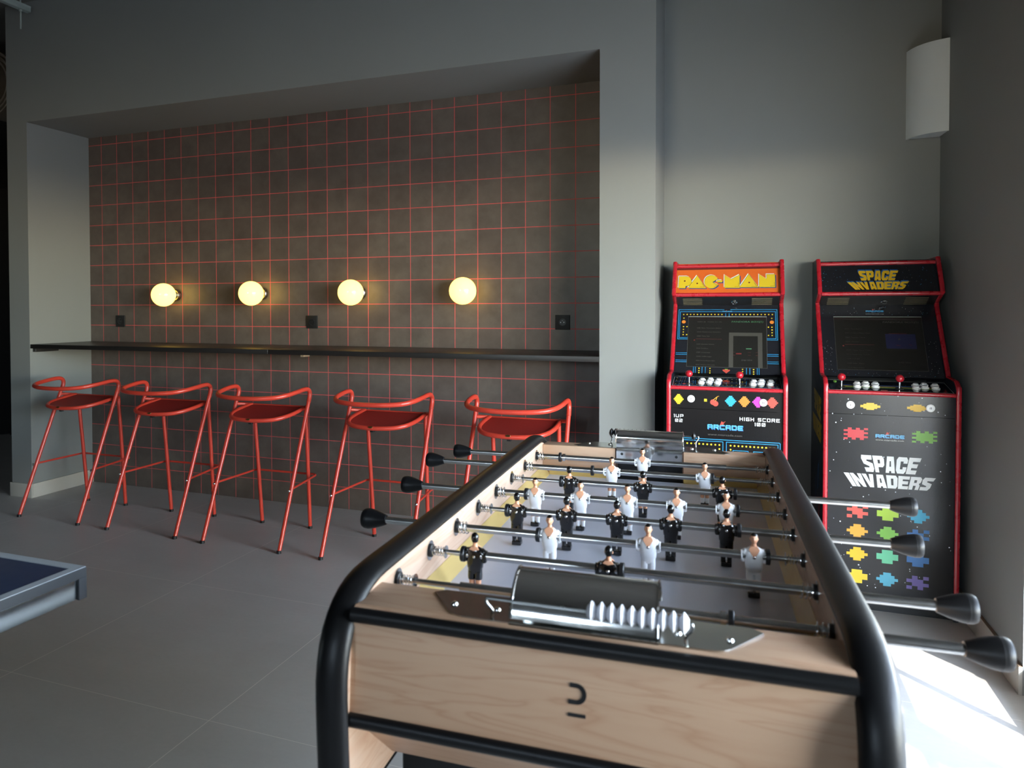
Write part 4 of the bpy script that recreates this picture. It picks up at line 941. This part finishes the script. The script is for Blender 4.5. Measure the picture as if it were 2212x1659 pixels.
# ------------------------------------------------------------------ table tennis table, corner light, ceiling pieces, passage
M['tt_blue'] = plain('navy_table_top', (26, 44, 70), .38, var=.06)
M['tt_white'] = plain('white_court_line', (176, 182, 184), .4, var=.02)
M['tt_grey'] = plain('grey_frame_steel', (66, 68, 70), .45, var=.03)
tt = empty('table_tennis_table', (-1.316, 1.142, 0)); tag(tt, 'blue table tennis table with pale border line, cut off at the left edge', 'table tennis table')
b = MB(); TWX, TWY = 1.525, 2.74
b.box((-TWX, -TWY, .741), (0, 0, .7585), 'tt_blue', .001)
for x0, y0, x1, y1 in ((-.022, -TWY, 0, 0), (-TWX, -TWY, -TWX + .022, 0), (-TWX + .022, -.022, -.022, 0), (-TWX + .022, -TWY, -.022, -TWY + .022), (-TWX / 2 - .002, -TWY + .022, -TWX / 2 + .002, -.022)):
    b.box((x0, y0, .7585), (x1, y1, .760), 'tt_white')
b.build('table_top', tt)
b = MB()
b.box((-.004, -TWY, .738), (.0012, .0012, .7583), 'tt_grey', .001); b.box((-TWX, -.004, .738), (.0, .0012, .7583), 'tt_grey', .001)
b.box((-.022, -.018, .692), (.0012, .0012, .7378), 'tt_grey', .001)
b.build('edge_frame', tt)
b = MB(); b.box((-.020, -TWY + .02, .694), (-.004, -.0185, .737), 'alu', .002); b.box((-TWX + .02, -.020, .694), (-.0225, -.004, .737), 'alu', .002); b.build('apron_rail', tt)
for x, y in ((-.25, -.35), (-1.27, -.35), (-.25, -2.4), (-1.27, -2.4)):
    b = MB(); b.box((x - .02, y - .02, .0), (x + .02, y + .02, .741), 'tt_grey', .003); b.build('leg', tt)
M['pl_white'] = plain('white_painted_plaster_shade', (206, 212, 212), .55, var=.02)
cl = empty('corner_wall_light', (XR, YE, 2.13)); tag(cl, 'curved white plaster uplighter high in the corner above the cabinets', 'wall light')
A_ = Vector((-.146, -.0008, 0)); Bp = Vector((-.0008, -.150, 0)); mid = (A_ + Bp) / 2; out = Vector((-.155, -.150, 0)).normalized()
arcp = []
for k in range(17):
    t = k / 16; p = A_ + (Bp - A_) * t; arcp.append(p + out * (.034 * (1 - (2 * t - 1) ** 2)))
b = MB(); H_ = .425
vs = [(p.x, p.y, 0) for p in arcp] + [(p.x, p.y, H_) for p in arcp]; inn = [p - out * .006 for p in arcp]; vs += [(p.x * .96, p.y * .96, 0) for p in inn] + [(p.x * .96, p.y * .96, H_) for p in inn]
fs = []; n = 17
for i in range(n - 1): fs += [(i, i + 1, n + i + 1, n + i), (2 * n + i + 1, 2 * n + i, 3 * n + i, 3 * n + i + 1), (n + i, n + i + 1, 3 * n + i + 1, 3 * n + i), (i + 1, i, 2 * n + i, 2 * n + i + 1)]
fs += [(0, n, 3 * n, 2 * n), (n - 1, 3 * n - 1, 4 * n - 1, 2 * n - 1)]
b.add(vs, fs, 'pl_white'); b.build('curved_shade', cl)
b = MB(); b.prism([(-.004, -.002)] + [(p.x * .955, p.y * .955) for p in inn] , ((-.001, -.001, .004), (1, 0, 0), (0, 1, 0)), .008, 'pl_white'); b.build('bottom_diffuser', cl)
# cable tray bracket on the ceiling at the upper left
M['galv'] = plain('galvanised_steel', (170, 180, 174), .5, .3, var=.1)
cb = empty('ceiling_bracket', (-4.53, 3.45, 3.33)); tag(cb, 'galvanised strut bracket with threaded rod below the ceiling, top left corner', 'bracket')
b = MB(); b.box((-.02, -.5, .0), (.02, .09, .022), 'galv', .002); b.box((-.02, -.5, .022), (-.016, .09, .04), 'galv'); b.box((.016, -.5, .022), (.02, .09, .04), 'galv'); b.build('strut_channel', cb)
b = MB(); b.tube([(0, .03, -.13), (0, .03, .0899)], .005, 'galv', 10); b.lathe([(.011, 0), (.011, .010)], (0, .03, -.012), (0, 0, 1), 'galv', 6); b.lathe([(.016, 0), (.016, .003)], (0, .03, -.002), (0, 0, 1), 'galv', 16); b.build('threaded_rod', cb)
# passage beyond the left end: round duct and black curtain
M['duct'] = plain('dull_duct_metal', (150, 142, 132), .45, .4, var=.1)
du = MB(); du.lathe([(.0, .25), (.165, .25), (.165, .02), (.175, .0), (.19, .0), (.195, .025), (.205, .025), (.21, .0), (.225, .0), (.23, .03), (.24, .03), (.245, .0), (.258, .0), (.262, .03), (.262, .9)], (-5.55, 4.0, 3.10), (0, 1, 0), 'duct', 56)
tag(du.build('ventilation_duct'), 'round metal duct opening in the dark passage at the left edge', 'duct')
M['curtain'] = plain('black_cloth', (12, 12, 12), .9, var=.2)
b = MB(); vs = []; fs = []; n = 160
for i in range(n + 1):
    x = -9.4 + 4.4 * i / n; y = 5.3 + .035 * math.sin(i * 1.1) + .02 * math.sin(i * .37)
    vs += [(x, y, .005), (x, y, 2.575), (x, y + .006, .005), (x, y + .006, 2.575)]
for i in range(n):
    a = i * 4; c = a + 4; fs += [(a, c, c + 1, a + 1), (a + 2, a + 3, c + 3, c + 2), (a + 1, c + 1, c + 3, a + 3), (a, a + 2, c + 2, c)]
b.add(vs, fs, 'curtain'); tag(b.build('black_curtain'), 'black curtain hanging in the dark passage at the left edge', 'curtain')
